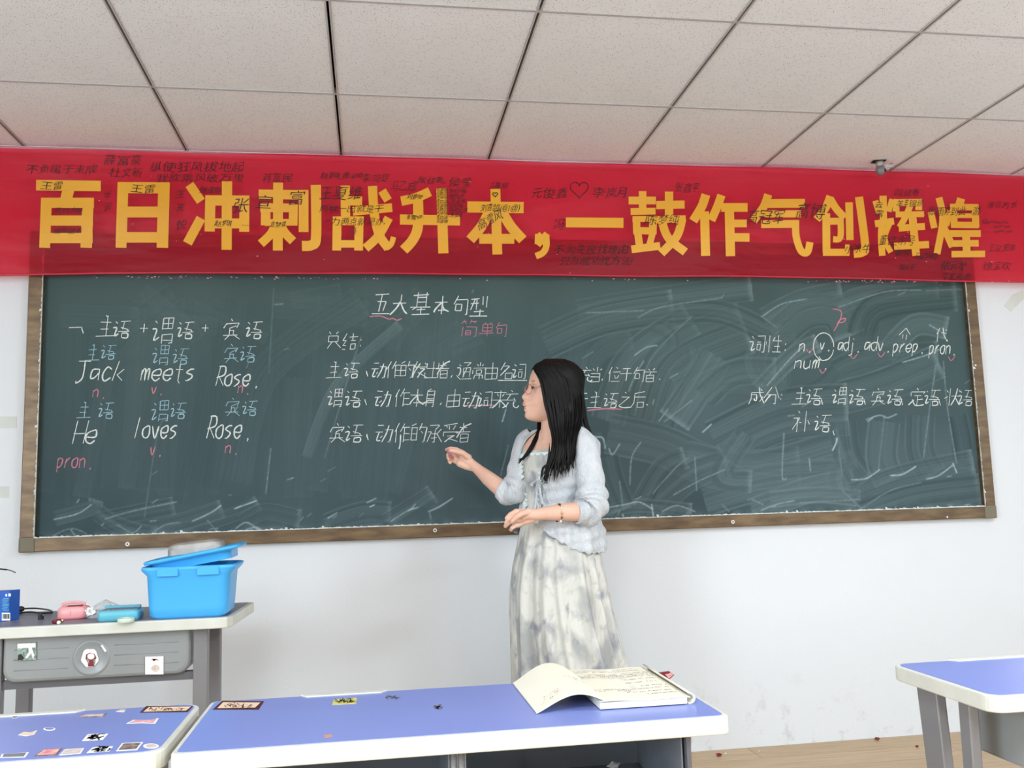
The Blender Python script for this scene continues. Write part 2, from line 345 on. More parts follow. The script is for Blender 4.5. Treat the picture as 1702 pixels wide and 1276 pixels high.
# ------------------------------------------------------------------ chalkboard
bx0, bx1, bz0, bz1 = .0383, 3.9659, .879, 2.079
FR = .052
def paint_board():
    nx, nz = 1180, 350
    xs = np.linspace(bx0+FR, bx1-FR, nx); zs = np.linspace(bz0+FR, bz1-FR, nz)
    X, Z = np.meshgrid(xs, zs)
    rs = np.random.RandomState(5)
    # to pixel-like board coordinates for laying out the wipe marks
    d = np.stack([X-EYE.x, np.full_like(X, -.012)-EYE.y, Z-EYE.z], -1)
    den = d@np.array(AZ); U = 851+CAM[6]*(d@np.array(AX))/den; V = 638-CAM[6]*(d@np.array(AY))/den
    def vnoise(x, f, seed):
        r = np.random.RandomState(seed).rand(4096); t = x*f; i = np.floor(t).astype(int); q = t-i; q = q*q*(3-2*q)
        return r[i % 4096]*(1-q)+r[(i+1) % 4096]*q
    def n2(x, z, f, seed):
        r = np.random.RandomState(seed).rand(256, 256); a = x*f; b = z*f; i = np.floor(a).astype(int); j = np.floor(b).astype(int); p = a-i; q = b-j
        p = p*p*(3-2*p); q = q*q*(3-2*q); g = lambda ii, jj: r[ii % 256, jj % 256]
        return (g(i, j)*(1-p)+g(i+1, j)*p)*(1-q)+(g(i, j+1)*(1-p)+g(i+1, j+1)*p)*q
    base = .10+.09*n2(X, Z, 2.2, 1)+.05*n2(X, Z, 6, 2)
    base = base+.04*np.clip((X-1.9)/1.5, 0, 1)
    H = base.copy()
    def swipe(pts, wd, lev, mix=.55, edge=.10, streak=.12, rag=.25):
        nonlocal H
        P_ = [Vector((p[0], p[1], 0)) for p in pts]; S = smooth_path(P_, 6) if len(P_) > 2 else P_
        x0 = min(p.x for p in S)-wd; x1 = max(p.x for p in S)+wd; y0 = min(p.y for p in S)-wd; y1 = max(p.y for p in S)+wd
        ok = (U > x0) & (U < x1) & (V > y0) & (V < y1); u = U[ok]; v = V[ok]
        if not u.size: return
        best = np.full(u.shape, 1e9); sg = np.zeros_like(best); al = np.zeros_like(best); L0 = 0; seed = rs.randint(9999)
        for si, (a, b) in enumerate(zip(S[:-1], S[1:])):
            dx, dy = b.x-a.x, b.y-a.y; l = math.hypot(dx, dy)
            if l < 1e-6: continue
            tr_ = ((u-a.x)*dx+(v-a.y)*dy)/l/l; t = np.clip(tr_, 0, 1); px = u-a.x-t*dx; py = v-a.y-t*dy; D = np.hypot(px, py)
            s = np.sign(px*dy-py*dx)*D
            if si == 0: D = np.where(tr_ < 0, D+1e4, D)
            if si == len(S)-2: D = np.where(tr_ > 1, D+1e4, D)
            k = D < best; best[k] = D[k]; sg[k] = s[k]; al[k] = (L0+t*l)[k]; L0 += l
        for q0, q1 in ((S[0], S[1]), (S[-1], S[-2])):
            ex, ey = q1.x-q0.x, q1.y-q0.y
            best = np.where(((u-q0.x)*ex+(v-q0.y)*ey < 0) & (np.hypot(u-q0.x, v-q0.y) < wd), 1e4, best)
        a_ = np.clip((wd/2-best)/1.5, 0, 1)*np.clip((al+wd*rag*vnoise(sg, .3, seed+1))/8., 0, 1)
        st = vnoise(sg+99, .55, seed)*.6+vnoise(sg+99, .17, seed+2)*.4-.5
        val = lev*.82-.03+streak*st*2+edge*.55*vnoise(al, .05, seed+5)*np.exp(-((np.abs(sg)-wd/2+2)/2.)**2)-edge*.5*np.exp(-((np.abs(sg)-wd/2+7)/4.)**2)
        endb = edge*1.3*np.exp(-((al-L0+2)/5)**2)
        h = H[ok]; H[ok] = h*(1-a_*mix)+(val+endb)*a_*mix
    def line(pts, wd, lev):
        nonlocal H
        S = smooth_path([Vector((p[0], p[1], 0)) for p in pts], 6) if len(pts) > 2 else [Vector((p[0], p[1], 0)) for p in pts]
        for a, b in zip(S[:-1], S[1:]):
            ok = (U > min(a.x, b.x)-wd*3) & (U < max(a.x, b.x)+wd*3) & (V > min(a.y, b.y)-wd*3) & (V < max(a.y, b.y)+wd*3)
            u = U[ok]; v = V[ok]; dx, dy = b.x-a.x, b.y-a.y; l2 = dx*dx+dy*dy
            if not u.size or l2 < 1e-9: continue
            t = np.clip(((u-a.x)*dx+(v-a.y)*dy)/l2, 0, 1); D = np.hypot(u-a.x-t*dx, v-a.y-t*dy)
            k = np.exp(-(D/wd)**2)*(.55+.6*vnoise(u+v, .35, 77)); H[ok] = np.maximum(H[ok], H[ok]*(1-k)+lev*k)
    # broad vertical wipes on the left and the middle
    for x in range(70, 1000, 30):
        x += rs.randint(-10, 10); top = 480+rs.randint(0, 160); le = rs.randint(-50, 10)
        swipe([(x, top), (x+le*.4, (top+840)/2), (x+le, 820+rs.randint(-10, 30))], rs.randint(26, 60), .22+rs.rand()*.12, .32, .03, .05)
    for i in range(16):
        x = rs.randint(80, 760); swipe([(x, rs.randint(480, 620)), (x+rs.randint(40, 160), rs.randint(480, 560))], rs.randint(20, 50), .28+rs.rand()*.1, .3, .03, .06)
    swipe([(510, 760), (560, 640), (665, 540)], 20, .45, .45, .05, .1)
    swipe([(390, 800), (440, 620), (600, 500)], 55, .32, .35, .04, .08)
    # zigzag wipes low on the left
    for pts in ([(90, 862), (150, 845), (160, 830)], [(165, 865), (230, 852), (290, 840)], [(160, 850), (200, 875), (260, 890)], [(250, 880), (310, 865), (370, 845)], [(340, 870), (400, 850), (430, 835)],
                [(400, 870), (440, 850), (500, 862)], [(540, 870), (600, 850), (650, 850)], [(640, 870), (690, 840), (720, 820)]):
        swipe(pts, rs.randint(26, 38), .36, .5, .14, .12)
    for pts, l_ in (([(90, 863), (130, 853), (152, 838)], .8), ([(175, 862), (225, 848), (293, 834)], .6), ([(320, 866), (350, 852), (367, 840)], .85), ([(390, 845), (426, 832)], 1.), ([(80, 895), (120, 878), (160, 897)], .5), ([(118, 880), (128, 895)], .7),
                    ([(195, 872), (220, 885), (235, 874)], .55), ([(255, 884), (275, 872), (300, 868)], .55), ([(345, 865), (362, 885)], .5), ([(392, 878), (410, 868), (432, 882)], .75), ([(400, 884), (425, 876), (440, 886)], .7),
                    ([(545, 861), (560, 852)], .8), ([(610, 835), (625, 828)], .8), ([(615, 842), (622, 839)], 1.), ([(650, 866), (675, 850), (695, 843)], .7), ([(678, 848), (688, 844)], 1.), ([(712, 850), (730, 842), (752, 828)], .9), ([(714, 850), (716, 862)], .6),
                    ([(600, 560), (575, 640), (540, 760)], .42), ([(450, 745), (442, 820)], .55), ([(455, 480), (447, 620)], .4), ([(240, 860), (262, 720), (280, 690)], .4), ([(835, 700), (841, 680)], .9), ([(832, 790), (845, 740)], .55)):
        line(pts, 1.1, l_*.85)
    # swirling eraser strokes on the right
    sw = [([(960, 520), (1080, 500), (1250, 478)], 46, .40), ([(905, 570), (1000, 530), (1120, 510)], 60, .34), ([(1010, 700), (1050, 600), (1150, 530)], 60, .40), ([(1080, 700), (1120, 600), (1240, 545)], 90, .36),
          ([(1110, 520), (1200, 520), (1290, 560)], 44, .33), ([(1190, 590), (1160, 640), (1120, 700)], 60, .42), ([(1170, 660), (1220, 620), (1290, 618)], 50, .38), ([(1270, 530), (1330, 500), (1400, 485)], 40, .42),
          ([(1290, 560), (1340, 520), (1390, 520), (1410, 560)], 60, .38), ([(1390, 510), (1440, 490), (1560, 480)], 34, .45), ([(1430, 560), (1460, 510), (1590, 492)], 52, .28), ([(1470, 590), (1520, 540), (1575, 545)], 40, .46),
          ([(1390, 620), (1440, 600), (1560, 590)], 50, .33), ([(1400, 660), (1470, 640), (1560, 600)], 60, .40), ([(1260, 650), (1320, 590), (1360, 570)], 34, .46), ([(1190, 740), (1300, 690), (1410, 680)], 90, .36),
          ([(1010, 720), (1100, 740), (1200, 780), (1330, 775)], 70, .40), ([(1140, 760), (1250, 780), (1400, 740)], 60, .42), ([(1170, 830), (1280, 800), (1400, 790)], 60, .44), ([(1090, 840), (1150, 790), (1210, 770)], 50, .38),
          ([(1060, 850), (1100, 780), (1140, 760)], 40, .35), ([(1250, 850), (1340, 815), (1420, 800)], 46, .50), ([(1280, 830), (1360, 822), (1430, 828)], 30, .56), ([(1400, 700), (1410, 760), (1440, 800)], 50, .36),
          ([(1470, 700), (1465, 760), (1480, 800)], 56, .40), ([(1530, 690), (1530, 750), (1550, 790)], 52, .36), ([(1590, 690), (1600, 740), (1600, 780)], 40, .30), ([(1420, 830), (1500, 800), (1620, 775)], 60, .40),
          ([(1430, 860), (1520, 830), (1630, 815)], 60, .34), ([(1010, 850), (1060, 840), (1150, 848)], 26, .40), ([(1000, 760), (1010, 800), (1030, 850)], 60, .34), ([(1240, 720), (1200, 790), (1250, 800)], 40, .40)]
    for pts, wd, lev in sw: swipe(pts, wd, lev-.02, .66, .15, .085)
    for i in range(14):
        a = rs.randint(1000, 1560); b = rs.randint(500, 840); t = rs.rand()*6.28; r = rs.randint(30, 110)
        swipe([(a+r*math.cos(t+q), b+r*.6*math.sin(t+q)) for q in (0, .5, 1., 1.5)], rs.randint(20, 50), .28+rs.rand()*.14, .34, .05, .1)
    for pts, l_ in (([(1268, 525), (1300, 505), (1340, 497)], .7), ([(1265, 525), (1292, 545)], .5), ([(1275, 640), (1310, 600), (1335, 575)], .75), ([(1105, 700), (1150, 665)], .6), ([(1168, 718), (1182, 705)], .9), ([(1095, 700), (1110, 680)], .6),
                    ([(1060, 528), (1100, 510), (1200, 495)], .55), ([(975, 520), (1020, 518), (1070, 516)], .55), ([(1055, 590), (1075, 577), (1092, 574)], .7), ([(968, 595), (985, 585)], .5), ([(1070, 600), (1055, 625), (1045, 650)], .6), ([(1150, 525), (1080, 600), (1055, 690)], .45),
                    ([(1395, 510), (1470, 485), (1530, 482)], .6), ([(1545, 540), (1562, 550)], .8), ([(1500, 602), (1540, 590), (1562, 580)], .75), ([(1556, 605), (1545, 680), (1535, 760)], .55), ([(1568, 600), (1575, 680), (1590, 770)], .55),
                    ([(1440, 697), (1462, 690), (1475, 694), (1490, 688)], .75), ([(1442, 700), (1450, 695)], .8), ([(1384, 748), (1390, 735), (1391, 728)], 1.), ([(1415, 797), (1440, 795), (1462, 780)], .9), ([(1480, 790), (1500, 788), (1522, 775)], .95), ([(1540, 796), (1560, 790), (1585, 772)], .85), ([(1584, 770), (1590, 785)], 1.),
                    ([(1400, 790), (1394, 745)], .5), ([(1470, 690), (1460, 780)], .5), ([(1345, 762), (1347, 782)], .75), ([(1303, 720), (1300, 790), (1307, 795)], .65), ([(1155, 760), (1158, 815)], .6), ([(1065, 735), (1050, 760), (1047, 805)], .65), ([(990, 726), (1002, 728), (1006, 745)], .8), ([(1012, 745), (1018, 755), (1030, 738)], .7),
                    ([(1120, 822), (1160, 800), (1205, 780)], .6), ([(1085, 820), (1120, 780), (1145, 760)], .5), ([(1000, 845), (1040, 838), (1062, 834), (1085, 846)], .85), ([(1100, 850), (1125, 840), (1155, 850)], .7), ([(1083, 838), (1086, 858)], 1.), ([(1035, 855), (1037, 862)], 1.), ([(1030, 800), (1035, 840)], .6),
                    ([(1265, 848), (1290, 838), (1320, 832)], .7), ([(1250, 830), (1268, 838)], .6), ([(1200, 838), (1212, 850)], .5), ([(1400, 815), (1432, 845)], .55), ([(1432, 845), (1480, 815), (1530, 802)], .5), ([(1610, 480), (1540, 483)], .5), ([(1330, 835), (1430, 830)], .55)):
        line(pts, 1.1, l_*.85)
    for i in range(60):
        a = rs.randint(60, 1630); b = rs.choice([rs.randint(470, 850), rs.randint(830, 880)]); line([(a, b), (a+rs.randint(2, 14), b-rs.randint(1, 9))], 1.0, .35+rs.rand()*.3)
    # dust along the foot of the board
    H += .25*np.exp(-((Z-bz0-FR)/.012))*n2(X, Z, 30, 8)
    H = np.clip(H, 0, 1)
    c0 = np.array(lin((18, 48, 54))); c0b = np.array(lin((28, 58, 54))); c1 = np.array(lin((184, 210, 216)))
    k = np.clip((Z-1.2)/.7, 0, 1)[..., None]*.9
    bc = c0*(1-k)+c0b*k
    A = bc*(1-(H**1.5)[..., None])+c1*(H**1.5)[..., None]
    n = nx*nz; co = np.stack([X, np.full_like(X, -.012), Z], -1).reshape(-1, 3)
    i = np.arange(nz-1)[:, None]*nx+np.arange(nx-1)[None, :]
    F = np.stack([i, i+1, i+nx+1, i+nx], -1).reshape(-1, 4)
    me = bpy.data.meshes.new('writing_surface'); me.vertices.add(n); me.vertices.foreach_set('co', co.ravel())
    me.loops.add(F.size); me.loops.foreach_set('vertex_index', F.ravel()); me.polygons.add(len(F)); me.polygons.foreach_set('loop_start', np.arange(len(F))*4)
    me.update(); at = me.color_attributes.new('haze', 'FLOAT_COLOR', 'POINT')
    at.data.foreach_set('color', np.concatenate([A.reshape(-1, 3), np.ones((n, 1))], 1).ravel())
    me.materials.append(MT['board']); return me
cb = thing('chalkboard', 'long green chalkboard in a brown frame covered with chalk writing', 'chalkboard', ((bx0+bx1)/2, 0, bz0))
def place(me, name, parent, **kw):
    o = bpy.data.objects.new(name, me); COL.objects.link(o); o.parent = parent; o.location = -OFF[parent.name]; return o
place(paint_board(), 'writing_surface', cb)
obj('backing', MB().box(bx0+.01, bx1-.01, -.010, -.001, bz0+.01, bz1-.01), 'steel_d', cb)
fy = -.032
obj('frame_rail', MB().box(bx0+FR, bx1-FR, fy, -.001, bz0, bz0+FR), 'frame', cb, bevel=.003)
obj('frame_rail', MB().box(bx0+FR, bx1-FR, fy, -.001, bz1-FR, bz1), 'frame', cb, bevel=.003)
for a, b in ((bx0, bx0+FR), (bx1-FR, bx1)): obj('frame_stile', MB().box(a, b, fy, -.001, bz0+FR, bz1-FR), 'frame', cb, bevel=.003)
for a in (bx0, bx1-FR):
    for c in (bz0, bz1-FR): obj('corner_cap', MB().box(a-.002, a+FR+.002, fy-.003, -.001, c-.002, c+FR+.002), 'corner', cb, bevel=.006)
for u, v in ((212, 904), (723, 881), (1218, 867)):
    p = ony(u, v, fy); r = .0075
    s = obj('washer', MB().tube([(p.x, fy-.002, p.z), (p.x, fy, p.z)], r, 16), 'washer', cb, smooth=False)
    obj('screw', MB().tube([(p.x, fy-.003, p.z), (p.x, fy, p.z)], .0035, 12), 'frame', s)
for u, v in ((1574, 859), (1621, 607)):
    p = ony(u, v, fy); obj('screw', MB().tube([(p.x, fy-.003, p.z), (p.x, fy, p.z)], .004, 10), 'washer', cb)
# ragged line of chalk dust caught along the inner edge of the frame
mb = MB(); rnd = random.Random(2)
def dust(p0, p1, nrm, n):
    for i in range(n):
        t0, t1 = i/n, (i+1)/n; a = Vector(p0).lerp(Vector(p1), t0); b = Vector(p0).lerp(Vector(p1), t1); h = .003+.0035*rnd.random()+(.009*rnd.random() if rnd.random() < .06 else 0)
        nv = Vector(nrm); mb.add([a, b, b+nv*(h*.8), a+nv*h, a+Vector((0,-.004,0)), b+Vector((0,-.004,0)), b+nv*(h*.8)+Vector((0,-.001,0)), a+nv*h+Vector((0,-.001,0))], [(4,5,6,7),(0,1,5,4),(3,7,6,2)])
dust((bx0+FR, fy-.001, bz0+FR-.003), (bx1-FR, fy-.001, bz0+FR-.003), (0, 0, 1), 420)
dust((bx0+FR+.001, fy-.001, bz0+FR), (bx0+FR+.001, fy-.001, bz1-FR), (-1, 0, 0), 120)
dust((bx1-FR-.001, fy-.001, bz0+FR), (bx1-FR-.001, fy-.001, bz1-FR), (1, 0, 0), 120)
obj('chalk_dust', mb, 'cw', cb, kind='stuff', label='white chalk dust along the frame')

# stroke alphabet: pairs of digits are x,y in a ten by ten box
G = dict((a, b) for a, b in [l.split(' ', 1) for l in '''主 4051 2373 5059 2666 0999
语 1122 04241837 4191 6155 4485 8586 3696 57878959 5759
谓 1122 04241837 4080 8084 4044 4484 4282 6064 4649 4686 8689 8979 4888
宾 4051 1422 2282 8274 7344 4447 4565 6567 1787 4729 6799
动 1141 0444 241838 4637 5393 93898979 716549
作 3014 2229 6044 5292 6269 6595 6898
的 3011 1242 1218 4248 1545 1848 6053 5292 92898979 6475
发 2013 1383 411609 4474 745639 3699 7182
出 5059 1114 1484 8481 0609 0989 8986
者 2262 4044 0484 804217 3539 3575 7579 3979 3777
通 1122 03232617 0729 2999 4080 8062 4348 4383 8388 4585 6348
常 5052 3142 7162 1416 1393 9384 3464 3436 3666 6664 2729 2777 7779 5659
由 1319 1383 8389 1989 1686 5059
名 3014 2262 624417 3445 4649 4686 8689 4989
词 1122 04241837 4181 8189 8979 4464 4548 4565 6568 4868
充 4051 1282 4225 2575 6476 362809 66688998
当 5053 2132 8172 1474 7479 1676 1979
位 3014 2229 6071 4393 5567 8577 3999
于 2171 0484 5158 5848
句 3014 2282 8289 8979 2427 2454 5457 2757
首 3142 7162 0393 5345 2529 2575 7579 2979 2777
本 1383 5059 532618 536698 3777
身 5031 3139 3171 7179 7969 3373 3575 0777 764618
来 1181 3243 7263 0595 5059 553719 557799
之 4051 2373 7327 2718 184999
后 8021 2126 2609 2393 4649 4686 8689 4989
承 2171 7153 5359 5949 1434 3419 8365 6599 3565 3767
受 8011 2132 4143 7163 1416 1494 9485 3676 765729 4799
总 2132 7162 2373 2326 2676 7376 4629 6699
结 2004 0424 2407 0727 0929 4292 6064 5484 5659 5686 8689 5989
五 1171 4138 2464 6458 0989
大 1484 5053 533609 537799
基 1181 3036 7076 3272 3474 0696 3617 7696 5659 3777 1999
型 0141 0343 2106 3136 6064 8085 5659 2777 0999
简 2002 1131 2132 6052 6191 7182 1419 3494 9499 9989 3638 3666 6668 3868 3767
单 3142 7162 2226 2282 8286 2686 2484 0797 5259
性 2029 0305 5143 4393 7079 5686 4999
成 1383 1316 1609 1444 44473736 50647699 9998 8568 6172
分 4006 6096 2474 7479 7969 442618
定 4051 1214 1292 9283 3474 5459 5686 361809 264999
状 1122 0524 3039 4494 706549 647699 8192
补 2031 0333 3308 2329 3545 6069 7486
介 5005 5095 3538 6569
代 3014 2229 4384 50647699 9998 7182
一 0585
J 0060 303608 0807
a 532314163654 5357
c 53321416273756
k 2007 5325 2557
m 0307 05132327 25334347
e 05454323 2304062746
t 2127 2738 0343
s 432304353617 1707
R 2007 10505304 2457
o 23040627464323
H 1007 6057 0454
l 3017
v 032743
n 0307 0423334447
p 0309 04133344361706
r 1307 053343
u 0306172746 4347
d 5057 5323041637 3755
j 3338 382909 3131
. 3737 3738
: 3334 3738
, 4739
、 2449 2549
+ 0565 3238'''.split('\n')])
Bx = -.0128
def stroke(mb, pts, wd, y, taper=True):
    pts = smooth_path([Vector(p) for p in pts], 4); n = len(pts)
    L_ = []; R2 = []
    for i, p in enumerate(pts):
        d = pts[min(i+1, n-1)]-pts[max(i-1, 0)]
        if d.length < 1e-9: d = Vector((1, 0, 0))
        d.normalize(); nn = Vector((-d.z, 0, d.x)); k = wd/2*(1 if not taper else (.75+.35*random.random())*(.6 if i in (0, n-1) else 1))
        L_.append(p+nn*k); R2.append(p-nn*k)
    vs = [(p.x, y, p.z) for p in L_]+[(p.x, y, p.z) for p in R2]
    mb.add(vs, [(i, i+1, n+i+1, n+i) for i in range(n-1)])
def glyph(mb, ch, cx, cy, w, h, wd, plane, slant=.12, jit=.18):
    for s in G[ch].split():
        pts = []
        for k in range(0, len(s), 2):
            gx = int(s[k])+random.uniform(-jit, jit)-4.5; gy = int(s[k+1])+random.uniform(-jit, jit)-4.5
            u = cx+(gx-gy*slant)/9*w; v = cy+gy/9*h-gx/9*w*.03
            pts.append(ony(u, v, plane))
        if len(pts) == 2 and (pts[0]-pts[1]).length < .004: pts[1] = pts[0]+Vector((.003, 0, -.005))
        stroke(mb, pts, wd, plane)
        plane -= .00001
def writing(items, m, name, label, wd=.0066):
    pl = Bx
    for it in items:
        mb = MB(); nm = 'chalk_character'
        if len(it) == 4: ch, cx, cy, h = it; glyph(mb, ch, cx, cy, h*.92, h, wd, pl)
        elif len(it) == 5:        # word in a box, from ascender to base line
            wo, x0, y0, x1, y1 = it; n = len(wo); cw = (x1-x0)/n; h = (y1-y0)*9/7; nm = 'chalk_word'
            for k, ch in enumerate(wo): glyph(mb, ch, x0+cw*(k+.66), y0+h/2, cw*1.5, h, wd, pl, .22, .1)
        else: stroke(mb, [ony(u, v, pl) for u, v in it[0]], it[1], pl); nm = 'chalk_mark'
        obj(nm, mb, m, cb, label=None if m == 'cw' else label); pl -= .000006
writing([('一', 126, 543, 24), ('、', 141, 544, 20), ('主', 176, 541, 34), ('语', 202, 546, 30), ('+', 243, 544, 22), ('谓', 272, 549, 42), ('语', 308, 547, 30), ('+', 344, 544, 18), ('宾', 384, 547, 34), ('语', 422, 547, 30),
         ('Jack', 130, 600, 210, 632), ('meets', 237, 600, 330, 632), ('Rose.', 361, 609, 436, 641), ('He', 124, 699, 168, 737), ('loves', 224, 693, 300, 728), ('Rose.', 346, 692, 422, 728)], 'cw', 'chalk_writing', 'white chalk', .0056)
writing([('主', 154, 585, 26), ('语', 180, 584, 26), ('谓', 268, 590, 32), ('语', 300, 591, 28), ('宾', 384, 587, 30), ('语', 412, 587, 28), ('主', 140, 681, 26), ('语', 176, 681, 28), ('谓', 267, 683, 34), ('语', 296, 681, 28), ('宾', 386, 676, 30), ('语', 415, 677, 26)],
        'cb', 'chalk_writing', 'pale blue chalk', .0042)
writing(
        [('n.', 156, 638, 180, 660), ('v.', 253, 634, 275, 654), ('n.', 397, 632, 419, 653), ('v.', 251, 732, 273, 756), ('n.', 376, 731, 400, 753), ('pron.', 97, 750, 158, 777),
         ([(614, 526), (632, 525), (646, 530), (653, 529), (660, 532), (668, 529)], .005), ([(769, 674), (795, 674), (820, 673)], .006), ([(976, 682), (1005, 679), (1034, 680)], .006), ('简', 779, 545, 28), ('单', 809, 546, 26), ('句', 833, 547, 24),
         ([(1384, 513), (1398, 517), (1396, 532), (1386, 550)], .005), ([(1391, 539), (1397, 531), (1406, 529), (1402, 535), (1395, 536)], .005)]
        + [([(x-5, y-4), (x, y+3), (x+7, y-5)], .004) for x, y in ((1345, 583), (1418, 593), (1464, 590), (1581, 596), (1367, 617))], 'cp', 'chalk_writing', 'pink chalk', .0046)
writing([('五', 636, 503, 36), ('大', 664, 506, 32), ('基', 699, 504, 36), ('本', 733, 507, 30), ('句', 766, 507, 32), ('型', 797, 509, 32)], 'cw', 'chalk_writing', 'white chalk', .0068)
A_ = [('总', 554, 563, 30), ('结', 582, 567, 26), (':', 603, 567, 22)]
for s, y, sz, xs in (('主语、动作的发出者,通常由名词', 614, 27, (556, 584, 613, 630, 653, 676, 699, 719, 737, 753, 772, 796, 817, 842, 864)), ('充当,位于句首.', 622, 24, (974, 991, 1003, 1020, 1041, 1062, 1081, 1099)),
                     ('谓语、动作本身,由动词来充', 661, 29, (558, 587, 611, 636, 667, 692, 714, 735, 754, 782, 807, 830, 850)), ('于主语之后.', 664, 26, (968, 989, 1015, 1039, 1061, 1078)),
                     ('宾语、动作的承受者', 719, 31, (560, 588, 614, 638, 667, 695, 722, 748, 771))):
    for i, (ch, x) in enumerate(zip(s, xs)): A_.append((ch, x, y+(3 if ch in ',、.' else 0)+(2 if i > 8 else 0), sz*(.6 if ch in ',、.' else 1)))
A_.append(([(827, 632), (850, 632), (876, 632)], .0035)); A_.append(([(666, 722), (665, 738), (663, 746)], .005))
writing(A_, 'cw', 'chalk_writing', 'white chalk', .005)
B_ = [('词', 1260, 570, 30), ('性', 1286, 571, 28), (':', 1309, 574, 22), ('n.', 1330, 561, 1354, 584), ('v.', 1364, 560, 1384, 581), ('adj.', 1393, 559, 1433, 583), ('adv.', 1437, 559, 1484, 583), ('prep.', 1486, 562, 1540, 585), ('pron.', 1546, 564, 1592, 588),
      ('介', 1504, 555, 20), ('代', 1565, 556, 23), ('num.', 1323, 589, 1382, 612), ('补', 1334, 700, 34), ('语', 1367, 702, 30), ('、', 1388, 716, 14)]
for ch, x in zip('成分:主语、谓语、宾语、定语、状语', (1259, 1283, 1301, 1330, 1353, 1369, 1396, 1424, 1440, 1459, 1487, 1502, 1524, 1549, 1565, 1583, 1605)): B_.append((ch, x, 657+(x-1259)*.008+(6 if ch == '、' else 0), 28 if ch not in '、:' else 16))
B_.append(([(1369+17*math.cos(t/12*6.5), 576+23*math.sin(t/12*6.5)) for t in range(13)], .004)); B_.append(([(1361, 592), (1367, 599), (1374, 597)], .003))
writing(B_, 'cw', 'chalk_writing', 'white chalk', .005)

# ------------------------------------------------------------------ banner
BY = -.062
def ban_y(x, z): return BY+.006*math.sin(x*3.1+1)+.004*math.sin(x*9+z*6)+.003*math.sin(x*5-z*22)
def ban_edge(x):
    # top and bottom of the hanging film, read off along the wall
    u0 = [(-.7, 2.398, 1.9), (-.07, 2.397, 1.9), (.3, 2.397, 1.912), (1.07, 2.400, 1.917), (1.9, 2.402, 1.920), (2.9, 2.403, 1.920), (3.7, 2.403, 1.912), (4.25, 2.400, 1.905), (5.2, 2.400, 1.905)]
    for a, b in zip(u0[:-1], u0[1:]):
        if a[0] <= x <= b[0]: t = (x-a[0])/(b[0]-a[0]); return a[1]*(1-t)+b[1]*t, a[2]*(1-t)+b[2]*t
bn = thing('banner', 'long red plastic banner with large yellow characters and handwritten signatures', 'banner', (2.1, BY, 1.9))
P_ = []
for j in range(25):
    row = []
    for i in range(261):
        x = -.6+5.7*i/260; t, b = ban_edge(x); z = t+(b-t)*j/24; row.append((x, ban_y(x, z), z))
    P_.append(row)
obj('film', MB().grid(P_), 'banner', bn, smooth=True)
mb = MB().tube([(-.6+5.7*i/200, ban_y(-.6+5.7*i/200, 1.9)-.001, ban_edge(-.6+5.7*i/200)[1]+.002) for i in range(201)], .004, 6)
obj('hem', mb, 'hem', bn, smooth=True, label='rolled lower hem')
mb = MB(); rnd = random.Random(4)
for i in range(150):
    u = rnd.choice([rnd.uniform(190, 660), rnd.uniform(1390, 1545), rnd.uniform(60, 1700)]); v = 460+(u-190)*.006+rnd.uniform(-2, 2) if rnd.random() < .75 else rnd.uniform(280, 458)
    q = ony(u, v, BY-.012); s = rnd.uniform(.001, .004); mb.add([(q.x-s, q.y, q.z-s*.3), (q.x+s, q.y, q.z-s*.4), (q.x+s*.8, q.y, q.z+s*.5), (q.x-s*.6, q.y, q.z+s*.4)], [(0, 1, 2, 3)])
obj('scuffs', mb, 'scuff', bn, kind='stuff')
def bpt(u, v, lift):
    q = ony(u, v, BY); y = ban_y(q.x, q.z); q = ony(u, v, y-lift); return q
def thick(mb, pts, wd, lift):     # flat-ended band following a path
    if len(pts) > 2: pts = [tuple(p) for p in smooth_path([Vector((a, b, 0)) for a, b in pts], 5)]
    pts = [(p[0], p[1]) for p in pts]
    # subdivide so that it follows the film
    q = [pts[0]]
    for a, b in zip(pts[:-1], pts[1:]):
        k = max(1, int(math.hypot(a[0]-b[0], a[1]-b[1])/10))
        for i in range(1, k+1): q.append((a[0]+(b[0]-a[0])*i/k, a[1]+(b[1]-a[1])*i/k))
    n = len(q); rows = []
    for i, p in enumerate(q):
        a = q[max(i-1, 0)]; b = q[min(i+1, n-1)]; d = (b[0]-a[0], b[1]-a[1]); l = math.hypot(*d) or 1; nx, ny = -d[1]/l, d[0]/l
        rows.append([bpt(p[0]+nx*wd*s, p[1]+ny*wd*s, lift) for s in (-.5, 0, .5)])
    mb.grid(rows)
